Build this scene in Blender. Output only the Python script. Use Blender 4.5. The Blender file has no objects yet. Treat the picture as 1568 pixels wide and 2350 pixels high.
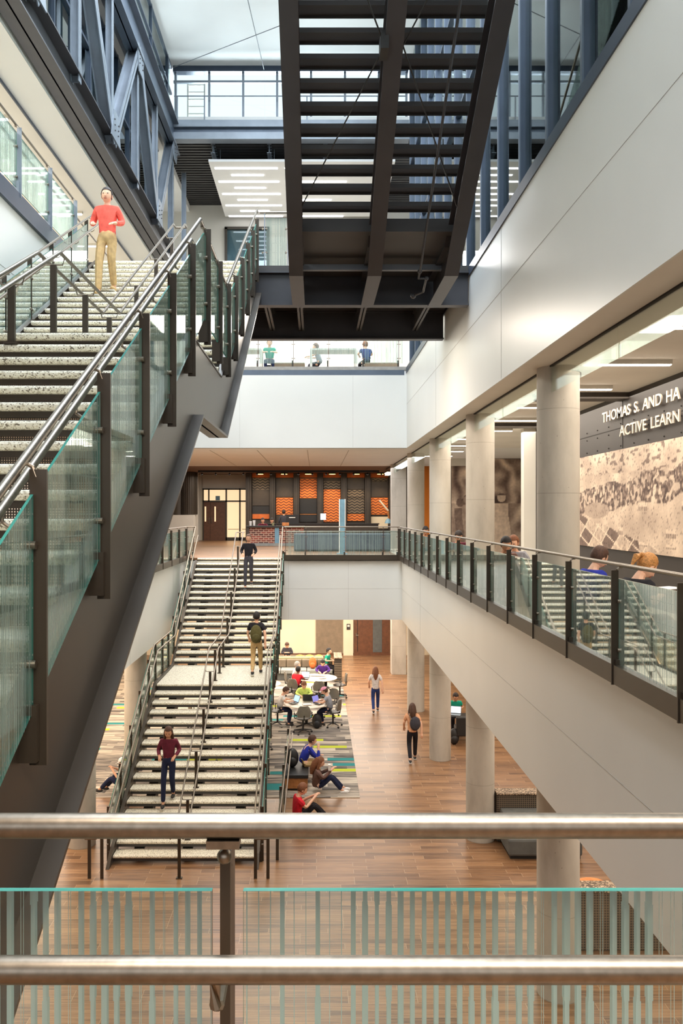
import bpy, bmesh, math, random
from mathutils import Vector, Matrix
random.seed(11)
sc = bpy.context.scene
COL = sc.collection
PI = math.pi
# ---------------------------------------------------------------- camera, world, light, exposure
EYE = 7.04            # eye height above the ground floor (1.55 m above the second level)
cd = bpy.data.cameras.new('camera'); cam = bpy.data.objects.new('camera', cd); COL.objects.link(cam)
cam.location = (0, 0, EYE); cam.rotation_euler = (PI/2, 0, 0)
cd.sensor_fit = 'VERTICAL'; cd.sensor_height = 36; cd.sensor_width = 24
cd.lens = 36*1900/2350; cd.shift_x = 58/2350; cd.shift_y = 2/2350
cd.clip_start = .05; cd.clip_end = 300
sc.camera = cam
sc.view_settings.view_transform = 'Standard'; sc.view_settings.look = 'None'
sc.view_settings.gamma = 1; sc.view_settings.use_curve_mapping = False
sc.view_settings.exposure = 0.0
w = bpy.data.worlds.new('sky'); sc.world = w; w.use_nodes = True
bg = w.node_tree.nodes['Background']; bg.inputs[0].default_value = (.80, .90, 1.0, 1); bg.inputs[1].default_value = 1.4
try:
    sc.cycles.max_bounces = 10; sc.cycles.diffuse_bounces = 5; sc.cycles.glossy_bounces = 4
    sc.cycles.transparent_max_bounces = 24; sc.cycles.sample_clamp_indirect = 6
    sc.cycles.caustics_reflective = False; sc.cycles.caustics_refractive = False
except Exception: pass
WARM = (1.0, .89, .76); NEUT = (1.0, .97, .93); COOL = (.82, .91, 1.0)
def area(name, loc, sx, sy, power, col=WARM, rot=(0, 0, 0)):
    l = bpy.data.lights.new(name, 'AREA'); l.shape = 'RECTANGLE'; l.size = sx; l.size_y = sy; l.energy = power; l.color = col
    o = bpy.data.objects.new(name, l); COL.objects.link(o); o.location = loc; o.rotation_euler = rot
    return o
# added unseen cool fills: under the closed roof and at the windowless front wall
area('roof_fill', (-.8, 12, 21.5), 6.5, 19, 4700, COOL)
area('front_fill', (-.8, -3.8, 13), 7, 12, 500, COOL, (PI/2, 0, 0))
# cool fills added in the right-hand rooms (levels three and four); daylight panels outside the roof clerestories
area('right_rooms_fill', (7.3, 13, 13.6), 3.2, 24, 1300, COOL, (0, PI/2+.15, 0))
area('right_upper_fill', (7.3, 13, 18.6), 4.2, 24, 3400, COOL, (0, PI/2+.35, 0))
area('daylight_left_clerestory', (-6.6, 13, 19.9), 1.6, 24, 1500, COOL, (0, -PI/2-.6, 0))
area('daylight_back_clerestory', (-.8, 29.5, 20.1), 7, 1.2, 1400, COOL, (-PI/2-.35, 0, 0))
# electric light of the floors around the well
area('light_level_two_right', (4.6, 14, 9.08), 2.0, 22, 650, WARM)
area('light_level_two_back', (-1, 33, 9.0), 9, 8, 750, (.95, .97, 1.0))
area('light_cafe', (-1, 41.5, 9.0), 10, 4, 550, WARM)
area('light_level_two_left', (-6.6, 20, 9.08), 2.0, 20, 450, WARM)
area('light_ground_right', (5.6, 17, 3.30), 3.5, 24, 600, WARM)
area('light_ground_back', (-1, 34.6, 3.30), 9, 10, 1500, WARM)
area('light_ground_left', (-7, 20, 3.30), 3.5, 22, 700, WARM)
area('light_under_stair', (-2.6, 28.2, 8.9), 5, 1.5, 300, WARM)
area('light_level_three_back', (-.5, 30, 15.9), 7, 4, 900, NEUT)
area('light_level_three_right', (5.2, 14, 15.4), 2.5, 26, 800, NEUT)
area('light_level_three_left', (-7.0, 16, 14.7), 2.5, 24, 1000, NEUT)
area('light_level_four_left', (-7.0, 15, 18.8), 2.5, 22, 700, COOL)
area('footbridge_fill', (-.6, 17.5, 11.02), 3.6, 1.6, 520, WARM)  # lamp added here to brighten the lower stair and floor
# warm area lamp over the well's near end, by the level three slab edge
area('downlight_front', (1.0, .3, 9.1), 3.4, .8, 300, WARM)

# ---------------------------------------------------------------- helpers
def lin(c):
    return tuple(((v/255)/12.92 if v/255 <= .04045 else ((v/255+.055)/1.055)**2.4) for v in c)
MATS = {}
class N:
    """tiny node builder"""
    def __init__(s, name):
        m = bpy.data.materials.new(name); m.use_nodes = True; s.m = m; s.t = m.node_tree
        s.b = s.t.nodes['Principled BSDF']; s.out = s.t.nodes['Material Output']; MATS[name] = m
    def n(s, typ, **k):
        x = s.t.nodes.new(typ)
        for a, v in k.items(): setattr(x, a, v)
        return x
    def put(s, inp, v):
        if isinstance(v, bpy.types.NodeSocket): s.t.links.new(v, inp)
        elif isinstance(v, bpy.types.Node): s.t.links.new(v.outputs[0], inp)
        elif isinstance(v, tuple) and len(v) == 3 and inp.type == 'RGBA': inp.default_value = (*v, 1)
        else: inp.default_value = v
    def ma(s, op, a, b=None, c=None):
        x = s.n('ShaderNodeMath', operation=op); s.put(x.inputs[0], a)
        if b is not None: s.put(x.inputs[1], b)
        if c is not None: s.put(x.inputs[2], c)
        return x.outputs[0]
    def obj(s):
        return s.n('ShaderNodeTexCoord').outputs['Object']
    def sep(s, v):
        x = s.n('ShaderNodeSeparateXYZ'); s.put(x.inputs[0], v); return x.outputs
    def comb(s, a, b, c):
        x = s.n('ShaderNodeCombineXYZ')
        for i, v in enumerate((a, b, c)): s.put(x.inputs[i], v)
        return x.outputs[0]
    def mapv(s, v, scale):
        x = s.n('ShaderNodeMapping'); s.put(x.inputs[0], v); x.inputs['Scale'].default_value = scale; return x.outputs[0]
    def noise(s, v, scale, detail=3, rough=.5):
        x = s.n('ShaderNodeTexNoise'); s.put(x.inputs['Vector'], v); x.inputs['Scale'].default_value = scale
        x.inputs['Detail'].default_value = detail; x.inputs['Roughness'].default_value = rough; return x.outputs['Fac']
    def vor(s, v, scale):
        x = s.n('ShaderNodeTexVoronoi'); s.put(x.inputs['Vector'], v); x.inputs['Scale'].default_value = scale; return x
    def wn(s, v, dim='3D'):
        x = s.n('ShaderNodeTexWhiteNoise', noise_dimensions=dim)
        s.put(x.inputs['W' if dim == '1D' else 'Vector'], v); return x.outputs['Value']
    def ramp(s, f, stops, interp='LINEAR'):
        x = s.n('ShaderNodeValToRGB'); s.put(x.inputs[0], f); cr = x.color_ramp; cr.interpolation = interp
        while len(cr.elements) < len(stops): cr.elements.new(.5)
        for e, (p, c) in zip(cr.elements, stops): e.position = p; e.color = (*lin(c), 1)
        return x.outputs[0]
    def mix(s, f, a, b, blend='MIX'):
        x = s.n('ShaderNodeMix', data_type='RGBA', blend_type=blend)
        s.put(x.inputs[0], f); s.put(x.inputs[6], a); s.put(x.inputs[7], b); return x.outputs[2]
    def base(s, v): s.put(s.b.inputs['Base Color'], v)
    def bump(s, h, st=.3, d=.01):
        x = s.n('ShaderNodeBump'); s.put(x.inputs['Height'], h); x.inputs['Strength'].default_value = st
        x.inputs['Distance'].default_value = d; s.t.links.new(x.outputs[0], s.b.inputs['Normal'])
    def set(s, **k):
        for a, v in k.items(): s.put(s.b.inputs[a.replace('_', ' ')], v)
        return s

def plain(name, c, rough=.6, metal=0, vary=.06, scale=6, spec=.5):
    m = N(name); o = m.obj(); f = m.noise(o, scale, 4)
    a = tuple(max(0, v*(1-vary)) for v in c); b = tuple(min(255, v*(1+vary)) for v in c)
    m.base(m.ramp(f, [(.3, a), (.7, b)])); m.set(Roughness=rough, Metallic=metal); m.b.inputs['Specular IOR Level'].default_value = spec
    return m.m
def emit(name, c, st):
    m = N(name); m.base(lin(c)); m.put(m.b.inputs['Emission Color'], lin(c)); m.b.inputs['Emission Strength'].default_value = st; return m.m

plain('white_panel', (216, 217, 213), .35, 0, .012, .6)
plain('white_paint', (214, 210, 200), .7, 0, .015, 1)
plain('cream_wall', (228, 214, 186), .7, 0, .02, 1)
plain('white_ceiling', (226, 226, 224), .8, 0, .01, 1)
plain('grey_ceiling', (224, 220, 212), .85, 0, .02, 1)
plain('bronze_steel', (66, 57, 47), .36, .35, .06, 1.2)
plain('dark_steel', (66, 66, 70), .42, .3, .05, 2)
plain('stair_steel', (62, 60, 60), .5, .15, .05, 2)
plain('blue_steel', (84, 94, 108), .4, .3, .05, 2)
plain('pale_steel', (128, 136, 146), .42, .3, .05, 2)
plain('truss_steel', (120, 128, 138), .38, .35, .06, 2)
plain('mullion', (62, 72, 88), .35, .3, .05, 2)
plain('dark_mullion', (66, 60, 52), .45, .2, .05, 2)
plain('floor_grey', (150, 148, 144), .8)
plain('floor_pale', (196, 186, 170), .7)
plain('wall_grey', (52, 46, 43), .55, 0, .05, 1)
plain('joint', (172, 170, 164), .8)
plain('dark_joint', (40, 36, 33), .8)
plain('door_wood', (104, 66, 44), .45, 0, .1, 8)
plain('brown_panel', (128, 112, 92), .6)
plain('brown_ceiling', (112, 82, 62), .7, 0, .1, 2)
plain('cafe_dark', (62, 54, 46), .5, .1)
plain('cafe_orange', (206, 106, 44), .6, 0, .08, 3)
plain('orange_wall', (232, 132, 34), .6, 0, .03, 1)
plain('kiosk_blue', (110, 150, 170), .4)
plain('black_plastic', (30, 29, 29), .5)
plain('charcoal_plastic', (74, 70, 66), .5)
plain('chair_grey', (112, 106, 96), .55)
plain('table_top', (214, 200, 180), .35)
plain('sofa_grey', (92, 94, 92), .8)
plain('sofa_light', (140, 142, 138), .8)
plain('sofa_brown', (118, 104, 86), .8)
plain('lime_top', (150, 146, 108), .6)
plain('cushion_yellow', (226, 176, 84), .8, 0, .1, 8)
plain('cushion_orange', (222, 140, 80), .8, 0, .1, 8)
plain('table_orange', (220, 160, 40), .5)
plain('bench_wood', (160, 104, 56), .5, 0, .12, 10)
plain('laptop_shell', (120, 118, 114), .35, .5)
plain('black_shell', (28, 28, 30), .4)
plain('paper', (236, 232, 226), .8)
emit('screen_blue', (150, 190, 225), 1.2)
emit('screen_white', (205, 225, 240), 1.4)
emit('screen_violet', (120, 120, 190), .9)
emit('lamp_white', (255, 246, 232), 14)
emit('lamp_cool', (250, 250, 255), 5)
emit('lamp_warm', (255, 214, 120), 6)
emit('window_warm', (255, 222, 176), .85)

m = N('stainless'); o = m.obj(); f = m.noise(m.mapv(o, (1, 1, 1)), 60, 2)
m.base(m.ramp(f, [(.3, (128, 118, 106)), (.7, (144, 134, 121))])); m.set(Roughness=.37, Metallic=1.0)
m = N('terrazzo'); o = m.obj(); v = m.vor(o, 95).outputs['Color']; v2 = m.sep(v)
c1 = m.ramp(v2[0], [(0, (120, 108, 90)), (.10, (190, 180, 156)), (.24, (232, 225, 206)), (.7, (240, 235, 218)), (.92, (214, 204, 180))], 'CONSTANT')
m.base(c1); m.set(Roughness=.5)
m = N('concrete'); o = m.obj(); f = m.noise(m.mapv(o, (1, 1, .35)), 2.2, 6, .6); g = m.vor(o, 7).outputs['Distance']
c1 = m.ramp(f, [(.25, (160, 153, 141)), (.5, (182, 175, 163)), (.75, (194, 187, 175))])
sp = m.ma('LESS_THAN', g, .045)
ring = m.ma('LESS_THAN', m.ma('FRACT', m.ma('MULTIPLY', m.sep(o)[2], .82)), .012)
m.base(m.mix(m.ma('MAXIMUM', sp, m.ma('MULTIPLY', ring, .35)), c1, lin((128, 120, 108)))); m.set(Roughness=.75); m.bump(f, .15, .01)
# wood-look tile: planks .18 x 1.2 m laid along x
m = N('floor_tile'); o = m.obj(); x, y, z = m.sep(o)
r = m.ma('MULTIPLY', y, 1/.165); row = m.ma('FLOOR', r); off = m.wn(row, '1D')
c = m.ma('ADD', m.ma('MULTIPLY', x, 1/1.0), m.ma('MULTIPLY', m.ma('FLOOR', m.ma('MULTIPLY', off, 3.99)), .27)); cell = m.ma('FLOOR', c)
rv = m.wn(m.comb(row, cell, 0.0)); st = m.noise(m.mapv(m.comb(m.ma('ADD', x, m.ma('MULTIPLY', rv, 37.)), m.ma('MULTIPLY', y, 1.0), rv), (1.1, 26, 1)), 1.6, 5, .6)
col = m.ramp(m.ma('ADD', m.ma('MULTIPLY', st, .78), m.ma('MULTIPLY', rv, .22)), [(.3, (84, 58, 38)), (.45, (122, 88, 60)), (.62, (150, 112, 78)), (.8, (170, 134, 98))])
gr = m.ma('MAXIMUM', m.ma('LESS_THAN', m.ma('FRACT', r), .035), m.ma('LESS_THAN', m.ma('FRACT', c), .008))
m.base(m.mix(m.ma('MULTIPLY', gr, .75), col, lin((180, 152, 122)))); m.set(Roughness=m.ma('ADD', .24, m.ma('MULTIPLY', st, .2)))
# carpet planks .25 x 1 m, greys with teal and lime accents
m = N('carpet_plank'); o = m.obj(); x, y, z = m.sep(o)
r = m.ma('MULTIPLY', y, 4.); row = m.ma('FLOOR', r)
c = m.ma('ADD', m.ma('MULTIPLY', x, 1.0), m.wn(row, '1D')); cell = m.ma('FLOOR', c); rv = m.wn(m.comb(row, cell, 3.0))
st = m.noise(m.mapv(m.comb(x, y, m.ma('MULTIPLY', rv, 9.)), (.8, 15, 1)), 1.5, 3, .55)
gcol = m.ramp(m.ma('ADD', m.ma('MULTIPLY', m.ma('SUBTRACT', st, .5), 1.3), m.ma('ADD', .5, m.ma('MULTIPLY', m.ma('SUBTRACT', rv, .5), .4))), [(.25, (64, 60, 58)), (.40, (114, 106, 100)), (.55, (158, 146, 132)), (.72, (200, 186, 168))])
acc = m.ramp(rv, [(0, (28, 128, 128)), (.045, (182, 190, 44)), (.08, (0, 0, 0))], 'CONSTANT')
m.base(m.mix(m.ma('LESS_THAN', rv, .08), gcol, acc)); m.set(Roughness=.95)
m = N('brick'); o = m.obj(); t = m.n('ShaderNodeTexBrick')
x, y, z = m.sep(o); m.put(t.inputs['Vector'], m.comb(m.ma('ADD', x, y), z, 0.0)); t.inputs['Scale'].default_value = 1
t.inputs['Brick Width'].default_value = .24; t.inputs['Row Height'].default_value = .095; t.inputs['Mortar Size'].default_value = .014
t.inputs['Color1'].default_value = (*lin((150, 74, 60)), 1); t.inputs['Color2'].default_value = (*lin((76, 40, 36)), 1); t.inputs['Mortar'].default_value = (*lin((196, 168, 146)), 1)
m.base(t.outputs[0]); m.set(Roughness=.8)
m = N('lattice_orange'); o = m.obj(); x, y, z = m.sep(o)
wv = m.ma('SINE', m.ma('ADD', m.ma('MULTIPLY', z, 42.), m.ma('MULTIPLY', m.ma('SINE', m.ma('MULTIPLY', x, 22.)), 1.5)))
m.base(m.ramp(wv, [(.0, (222, 124, 50)), (.25, (214, 112, 44)), (.6, (120, 56, 26))])); m.set(Roughness=.6)
m = N('lattice_dark'); o = m.obj(); x, y, z = m.sep(o)
wv = m.ma('SINE', m.ma('ADD', m.ma('MULTIPLY', z, 42.), m.ma('MULTIPLY', m.ma('SINE', m.ma('MULTIPLY', x, 22.)), 1.5)))
m.base(m.ramp(wv, [(.0, (112, 98, 80)), (.3, (70, 60, 50)), (.6, (36, 31, 28))])); m.set(Roughness=.6)
m = N('mosaic'); o = m.obj(); x, y, z = m.sep(o); s_ = 24.
g = m.ma('MAXIMUM', m.ma('LESS_THAN', m.ma('FRACT', m.ma('MULTIPLY', m.ma('ADD', x, y), s_)), .3), m.ma('LESS_THAN', m.ma('FRACT', m.ma('MULTIPLY', m.ma('ADD', z, m.ma('MULTIPLY', y, .5)), s_)), .3))
m.base(m.mix(g, lin((52, 46, 42)), lin((118, 104, 86)))); m.set(Roughness=.7)
m = N('mosaic_top'); o = m.obj(); f = m.vor(o, 45).outputs['Color']
m.base(m.ramp(m.sep(f)[0], [(0, (92, 76, 60)), (.5, (150, 128, 104)), (.8, (196, 172, 144))], 'CONSTANT')); m.set(Roughness=.7)
m = N('corrugated'); o = m.obj(); x, y, z = m.sep(o)
wv = m.ma('FRACT', m.ma('MULTIPLY', y, 4.2)); m.base(m.ramp(wv, [(0, (70, 74, 82)), (.5, (34, 36, 42))], 'CONSTANT')); m.set(Roughness=.5, Metallic=.3)
m = N('perforated'); o = m.obj(); x, y, z = m.sep(o)   # punched riser plates
px = m.ma('SUBTRACT', m.ma('FRACT', m.ma('MULTIPLY', x, 62.)), .5); pz = m.ma('SUBTRACT', m.ma('FRACT', m.ma('MULTIPLY', z, 62.)), .5)
rr = m.ma('SQRT', m.ma('ADD', m.ma('MULTIPLY', px, px), m.ma('MULTIPLY', pz, pz)))
m.base(lin((74, 66, 56))); m.set(Roughness=.45, Metallic=.3, Alpha=m.ma('GREATER_THAN', rr, .3))

def glass_mat(name, axis=None, tint=(.94, .985, .97), frit=.85, period=.019, refl=.7):
    m = N(name); m.t.nodes.remove(m.b)
    tr = m.n('ShaderNodeBsdfTransparent'); tr.inputs[0].default_value = (*tint, 1)
    gl = m.n('ShaderNodeBsdfGlossy'); gl.inputs['Roughness'].default_value = .02; gl.inputs[0].default_value = (.95, 1, .98, 1)
    fr = m.n('ShaderNodeFresnel'); fr.inputs[0].default_value = 1.45
    mx = m.n('ShaderNodeMixShader'); m.put(mx.inputs[0], m.ma('MULTIPLY', fr.outputs[0], refl)); m.put(mx.inputs[1], tr.outputs[0]); m.put(mx.inputs[2], gl.outputs[0])
    last = mx.outputs[0]
    if axis is not None:
        q = m.sep(m.obj()); u = m.ma('MULTIPLY', q[axis], 1/period); cell = m.ma('FLOOR', u); f = m.ma('FRACT', u)
        r1 = m.wn(cell, '1D'); r2 = m.wn(m.comb(cell, m.ma('FLOOR', m.ma('MULTIPLY', q[2], 6.5)), 1.0))
        wide = m.ma('ADD', .24, m.ma('ADD', m.ma('MULTIPLY', r1, .16), m.ma('MULTIPLY', m.ma('GREATER_THAN', r2, .68), .13)))
        thin = m.ma('ADD', .055, m.ma('MULTIPLY', m.ma('LESS_THAN', m.ma('ABSOLUTE', m.ma('SUBTRACT', m.ma('FRACT', m.ma('MULTIPLY', q[2], 5.5)), .5)), .022), .3))
        wd = m.ma('MULTIPLY', wide, m.ma('GREATER_THAN', r1, .27)); wd = m.ma('MAXIMUM', wd, thin)
        mask = m.ma('MULTIPLY', m.ma('LESS_THAN', m.ma('ABSOLUTE', m.ma('SUBTRACT', f, .5)), m.ma('MULTIPLY', wd, .5)), frit)
        df = m.n('ShaderNodeBsdfDiffuse'); df.inputs[0].default_value = (*lin((156, 176, 170)), 1)
        tl = m.n('ShaderNodeBsdfTranslucent'); tl.inputs[0].default_value = (*lin((156, 176, 170)), 1)
        ms = m.n('ShaderNodeMixShader'); ms.inputs[0].default_value = .35; m.put(ms.inputs[1], df.outputs[0]); m.put(ms.inputs[2], tl.outputs[0])
        m2 = m.n('ShaderNodeMixShader'); m.put(m2.inputs[0], mask); m.put(m2.inputs[1], last); m.put(m2.inputs[2], ms.outputs[0]); last = m2.outputs[0]
    m.t.links.new(last, m.out.inputs[0]); return m.m
glass_mat('glass_x', 0); glass_mat('glass_y', 1); glass_mat('glass_clear', None, (.93, .97, .96), refl=1.0)
glass_mat('glass_tint', None, (.72, .84, .90), refl=1.4)
glass_mat('baffle_glass', None, (.95, .97, .95), refl=.5)
plain('glass_edge', (62, 146, 134), .2, 0, .02)

class G:
    def __init__(s): s.v = []; s.f = []; s.mi = []; s.cur = 0
    def add(s, vs, fs):
        b = len(s.v); s.v += [tuple(v) for v in vs]; s.f += [tuple(b+i for i in f) for f in fs]; s.mi += [s.cur]*len(fs); return s
    def box(s, x0, x1, y0, y1, z0, z1):
        x0, x1 = min(x0, x1), max(x0, x1); y0, y1 = min(y0, y1), max(y0, y1); z0, z1 = min(z0, z1), max(z0, z1)
        return s.add([(x, y, z) for z in (z0, z1) for x, y in ((x0, y0), (x1, y0), (x1, y1), (x0, y1))],
                     [(0, 3, 2, 1), (4, 5, 6, 7), (0, 1, 5, 4), (1, 2, 6, 5), (2, 3, 7, 6), (3, 0, 4, 7)])
    def prism(s, poly, ax, a, b):
        """poly: list of 2D points in the plane normal to ax ('x': (y,z), 'y': (x,z), 'z': (x,y))"""
        def P(p, t):
            return (t, p[0], p[1]) if ax == 'x' else ((p[0], t, p[1]) if ax == 'y' else (p[0], p[1], t))
        n = len(poly); vs = [P(p, a) for p in poly]+[P(p, b) for p in poly]
        return s.add(vs, [tuple(range(n))[::-1], tuple(range(n, 2*n))]+[(i, (i+1) % n, n+(i+1) % n, n+i) for i in range(n)])
    def beam(s, p, q, w, h, up=(0, 0, 1)):
        """a bar of w (sideways) x h (up) between two points"""
        p, q = Vector(p), Vector(q); d = (q-p).normalized(); u = Vector(up)
        if abs(d.dot(u)) > .99: u = Vector((0, 1, 0))
        r = d.cross(u).normalized(); u = r.cross(d).normalized()
        vs = [e+r*a*w/2+u*b*h/2 for e in (p, q) for a, b in ((-1, -1), (1, -1), (1, 1), (-1, 1))]
        return s.add(vs, [(3, 2, 1, 0), (4, 5, 6, 7), (0, 1, 5, 4), (1, 2, 6, 5), (2, 3, 7, 6), (3, 0, 4, 7)])
    def ibeam(s, p, q, w, h, t=.02, up=(0, 0, 1)):
        p, q = Vector(p), Vector(q); d = (q-p).normalized(); u = Vector(up)
        if abs(d.dot(u)) > .99: u = Vector((0, 1, 0))
        r = d.cross(u).normalized(); u = r.cross(d).normalized()
        s.beam(p, q, t, h, up); s.beam(p+u*(h/2-t/2), q+u*(h/2-t/2), w, t, up); return s.beam(p-u*(h/2-t/2), q-u*(h/2-t/2), w, t, up)
    def tube(s, pts, r, n=12, cap=True):
        pts = [Vector(p) for p in pts]; rings = []
        rr = r if isinstance(r, (list, tuple)) else [r]*len(pts)
        for i, p in enumerate(pts):
            if i == 0: d = pts[1]-p
            elif i == len(pts)-1: d = p-pts[i-1]
            else: d = (pts[i+1]-p).normalized()+(p-pts[i-1]).normalized()
            d.normalize(); a = Vector((0, 0, 1)) if abs(d.z) < .9 else Vector((1, 0, 0))
            x = d.cross(a).normalized(); y = x.cross(d).normalized()
            k = 1
            if 0 < i < len(pts)-1: k = 1/max(.5, d.dot((p-pts[i-1]).normalized()))**.5
            rings.append([p+(x*math.cos(2*PI*j/n)+y*math.sin(2*PI*j/n))*rr[i]*k for j in range(n)])
        vs = [v for g in rings for v in g]; fs = []
        for i in range(len(pts)-1):
            for j in range(n): fs.append((i*n+j, i*n+(j+1) % n, (i+1)*n+(j+1) % n, (i+1)*n+j))
        if cap: fs += [tuple(range(n))[::-1], tuple(range((len(pts)-1)*n, len(pts)*n))]
        return s.add(vs, fs)
    def lathe(s, c, prof, n=24):
        """prof: (radius, z) from bottom to top around a vertical axis"""
        vs = [(c[0]+r*math.cos(2*PI*j/n), c[1]+r*math.sin(2*PI*j/n), c[2]+z) for r, z in prof for j in range(n)]
        fs = [(i*n+j, i*n+(j+1) % n, (i+1)*n+(j+1) % n, (i+1)*n+j) for i in range(len(prof)-1) for j in range(n)]
        return s.add(vs, fs+[tuple(range(n))[::-1], tuple(range((len(prof)-1)*n, len(prof)*n))])
    def ball(s, c, r, n=12, m=8):
        r = r if isinstance(r, (list, tuple)) else (r, r, r); vs = [(c[0], c[1], c[2]-r[2])]
        for i in range(1, m):
            t = PI*i/m
            for j in range(n):
                a = 2*PI*j/n; vs.append((c[0]+r[0]*math.sin(t)*math.cos(a), c[1]+r[1]*math.sin(t)*math.sin(a), c[2]-r[2]*math.cos(t)))
        vs.append((c[0], c[1], c[2]+r[2])); fs = [(0, 1+(j+1) % n, 1+j) for j in range(n)]
        for i in range(m-2):
            for j in range(n): fs.append((1+i*n+j, 1+i*n+(j+1) % n, 1+(i+1)*n+(j+1) % n, 1+(i+1)*n+j))
        L = len(vs)-1; b = 1+(m-2)*n
        return s.add(vs, fs+[(b+j, b+(j+1) % n, L) for j in range(n)])
    def obj(s, name, mat, parent=None, smooth=False, bevel=0, local=False, kind=None, label=None):
        me = bpy.data.meshes.new(name)
        o = bpy.data.objects.new(name, me); COL.objects.link(o)
        L = Vector((0, 0, 0))
        if parent is not None:
            o.parent = parent
            if not local: L = ORG.get(parent.name, L)
        if parent is not None and not local: ORG[o.name] = L
        me.from_pydata([(v[0]-L.x, v[1]-L.y, v[2]-L.z) for v in s.v], [], s.f)
        for mn in (mat if isinstance(mat, (list, tuple)) else [mat]): me.materials.append(MATS[mn])
        for i, k in enumerate(s.mi): me.polygons[i].material_index = k
        if smooth:
            for p in me.polygons: p.use_smooth = True
            try: me.set_sharp_from_angle(angle=math.radians(40))
            except Exception: pass
        me.update()
        if bevel:
            b = o.modifiers.new('bevel', 'BEVEL'); b.width = bevel; b.segments = 2; b.limit_method = 'ANGLE'
        if kind: o['kind'] = kind
        if label: o['label'] = label
        return o
ORG = {}
def thing(name, label, cat, loc=(0, 0, 0), rot=0, group=None):
    o = bpy.data.objects.new(name, None); COL.objects.link(o); o.location = loc; o.rotation_euler = (0, 0, rot)
    o['label'] = label; o['category'] = cat
    if group: o['group'] = group
    o.empty_display_size = .1; ORG[o.name] = Vector(loc); return o
def tag(o, label, cat, group=None):
    o['label'] = label; o['category'] = cat
    if group: o['group'] = group
    return o
def struct(name, g, mat, parent=None, **k):
    o = g.obj(name, mat, parent, **k)
    if parent is None: o['kind'] = 'structure'
    return o
def dup(root, loc, rot=0, label=None, group=None):
    r = root.copy(); COL.objects.link(r); r.location = loc; r.rotation_euler = (0, 0, rot)
    if label: r['label'] = label
    if group: r['group'] = group
    for ch in list(root.children):
        c = ch.copy(); COL.objects.link(c); c.parent = r
        for g in ch.children:
            d = g.copy(); COL.objects.link(d); d.parent = c
    return r
B = lambda *a: G().box(*a)
# ---------------------------------------------------------------- levels and the setting
L1, L2, L3 = 0.0, 5.49, 11.81
XR, XL, YB2, YB3, YF = 2.95, -4.5, 28.5, 27.0, 1.3
ROOF = 21.6
struct('floor', B(-10, 9, -4, 41, -.3, 0), 'floor_tile')
# second level: floor plates, ceilings below them, white fascia round the well
struct('floor', B(XR, 9, 1.3, 47, 5.39, L2), 'floor_pale'); struct('floor', B(-10, XL, 1.3, 47, 5.39, L2), 'floor_tile')
struct('floor', B(XL, XR, YB2, 47, 5.39, L2), 'floor_tile'); struct('floor', B(-10, 9, -4, 1.3, 5.39, L2), 'floor_tile')
struct('floor', B(-4.45, -1.0, 1.3, 1.7, 5.39, L2), 'floor_tile')
struct('ceiling', B(XR+.03, 9, 1.3, 41, 3.36, 5.39), 'white_ceiling'); struct('ceiling', B(-10, XL-.03, 1.3, 41, 3.36, 5.39), 'white_ceiling')
struct('ceiling', B(XL-.03, XR+.03, YB2+.03, 41, 3.36, 5.39), 'white_ceiling'); struct('ceiling', B(-10, 9, -4, 1.27, 3.36, 5.39), 'white_ceiling')
def fascia(name, x0, x1, y0, y1, z0, z1, axis, joints, zj=None):
    """a white panelled edge with fine joints cut in as narrow dark strips"""
    o = struct(name, B(x0, x1, y0, y1, z0, z1), 'white_panel')
    g = G(); e = .003
    for t in joints:
        if axis == 'y': g.box(x0-e, x1+e, t-e, t+e, z0+.02, z1-.02)
        else: g.box(t-e, t+e, y0-e, y1+e, z0+.02, z1-.02)
    if zj:
        if axis == 'y': g.box(x0-e, x1+e, y0, y1, zj-e, zj+e)
        else: g.box(x0, x1, y0-e, y1+e, zj-e, zj+e)
    g.obj('joint', 'joint', o); return o
fascia('wall_right', XR, XR+.03, 1.3, YB2, 3.36, 5.42, 'y', [23.5], 4.42)
fascia('wall_left', XL-.03, XL, 1.3, YB2, 3.36, 5.42, 'y', [8, 14, 20, 26])
fascia('wall_back', XL-.03, XR+.03, YB2, YB2+.03, 3.36, 5.42, 'x', [-.95, 1.1], 4.43)
fascia('wall_front', XL-.03, XR+.03, YF-.03, YF, 3.36, 5.42, 'x', [-2, 1])
# third level
struct('floor', B(XR+.2, 9, -4, YB3, 11.7, L3), 'floor_grey'); struct('floor', B(-10, XL, -4, YB3, 11.7, L3), 'floor_grey')
struct('floor', B(-10, 9, YB3, 32.6, 11.7, L3), 'floor_grey'); struct('floor', B(XL, XR, -4, 0, 11.7, L3), 'floor_grey')
struct('ceiling', B(XR+.03, 9, 1.3, YB3, 9.16, 11.7), 'grey_ceiling'); struct('ceiling', B(-10, XL-.03, -4, YB3, 9.16, 11.7), 'white_ceiling')
struct('ceiling', B(-10, 9, YB3+.03, 37.6, 9.16, 11.7), 'white_ceiling'); struct('ceiling', B(XL-.03, 9, -4, 0, 9.16, 11.7), 'white_ceiling')
struct('ceiling', B(-10, 9, 37.6, 47, 9.2, 9.6), 'brown_ceiling')
fascia('wall_right', XR, XR+.03, 0, YB3, 9.16, 11.60, 'y', [6.0, 13.2, 20.4], 10.58)
fascia('wall_left', XL-.03, XL, 0, YB3, 9.16, 11.60, 'y', [8, 14, 20], 10.58)
fascia('wall_back', XL-.03, XR+.03, YB3, YB3+.03, 9.16, 11.53, 'x', [-2.5, 1.2])
fascia('wall_front', XL-.03, XR+.03, -.03, 0, 9.16, 11.53, 'x', [-2, 1])
g = G()
for x in (-3.6, -2.0, -.3, 1.1): g.box(x-.01, x+.01, 28, 37.5, 9.152, 9.16)
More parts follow.
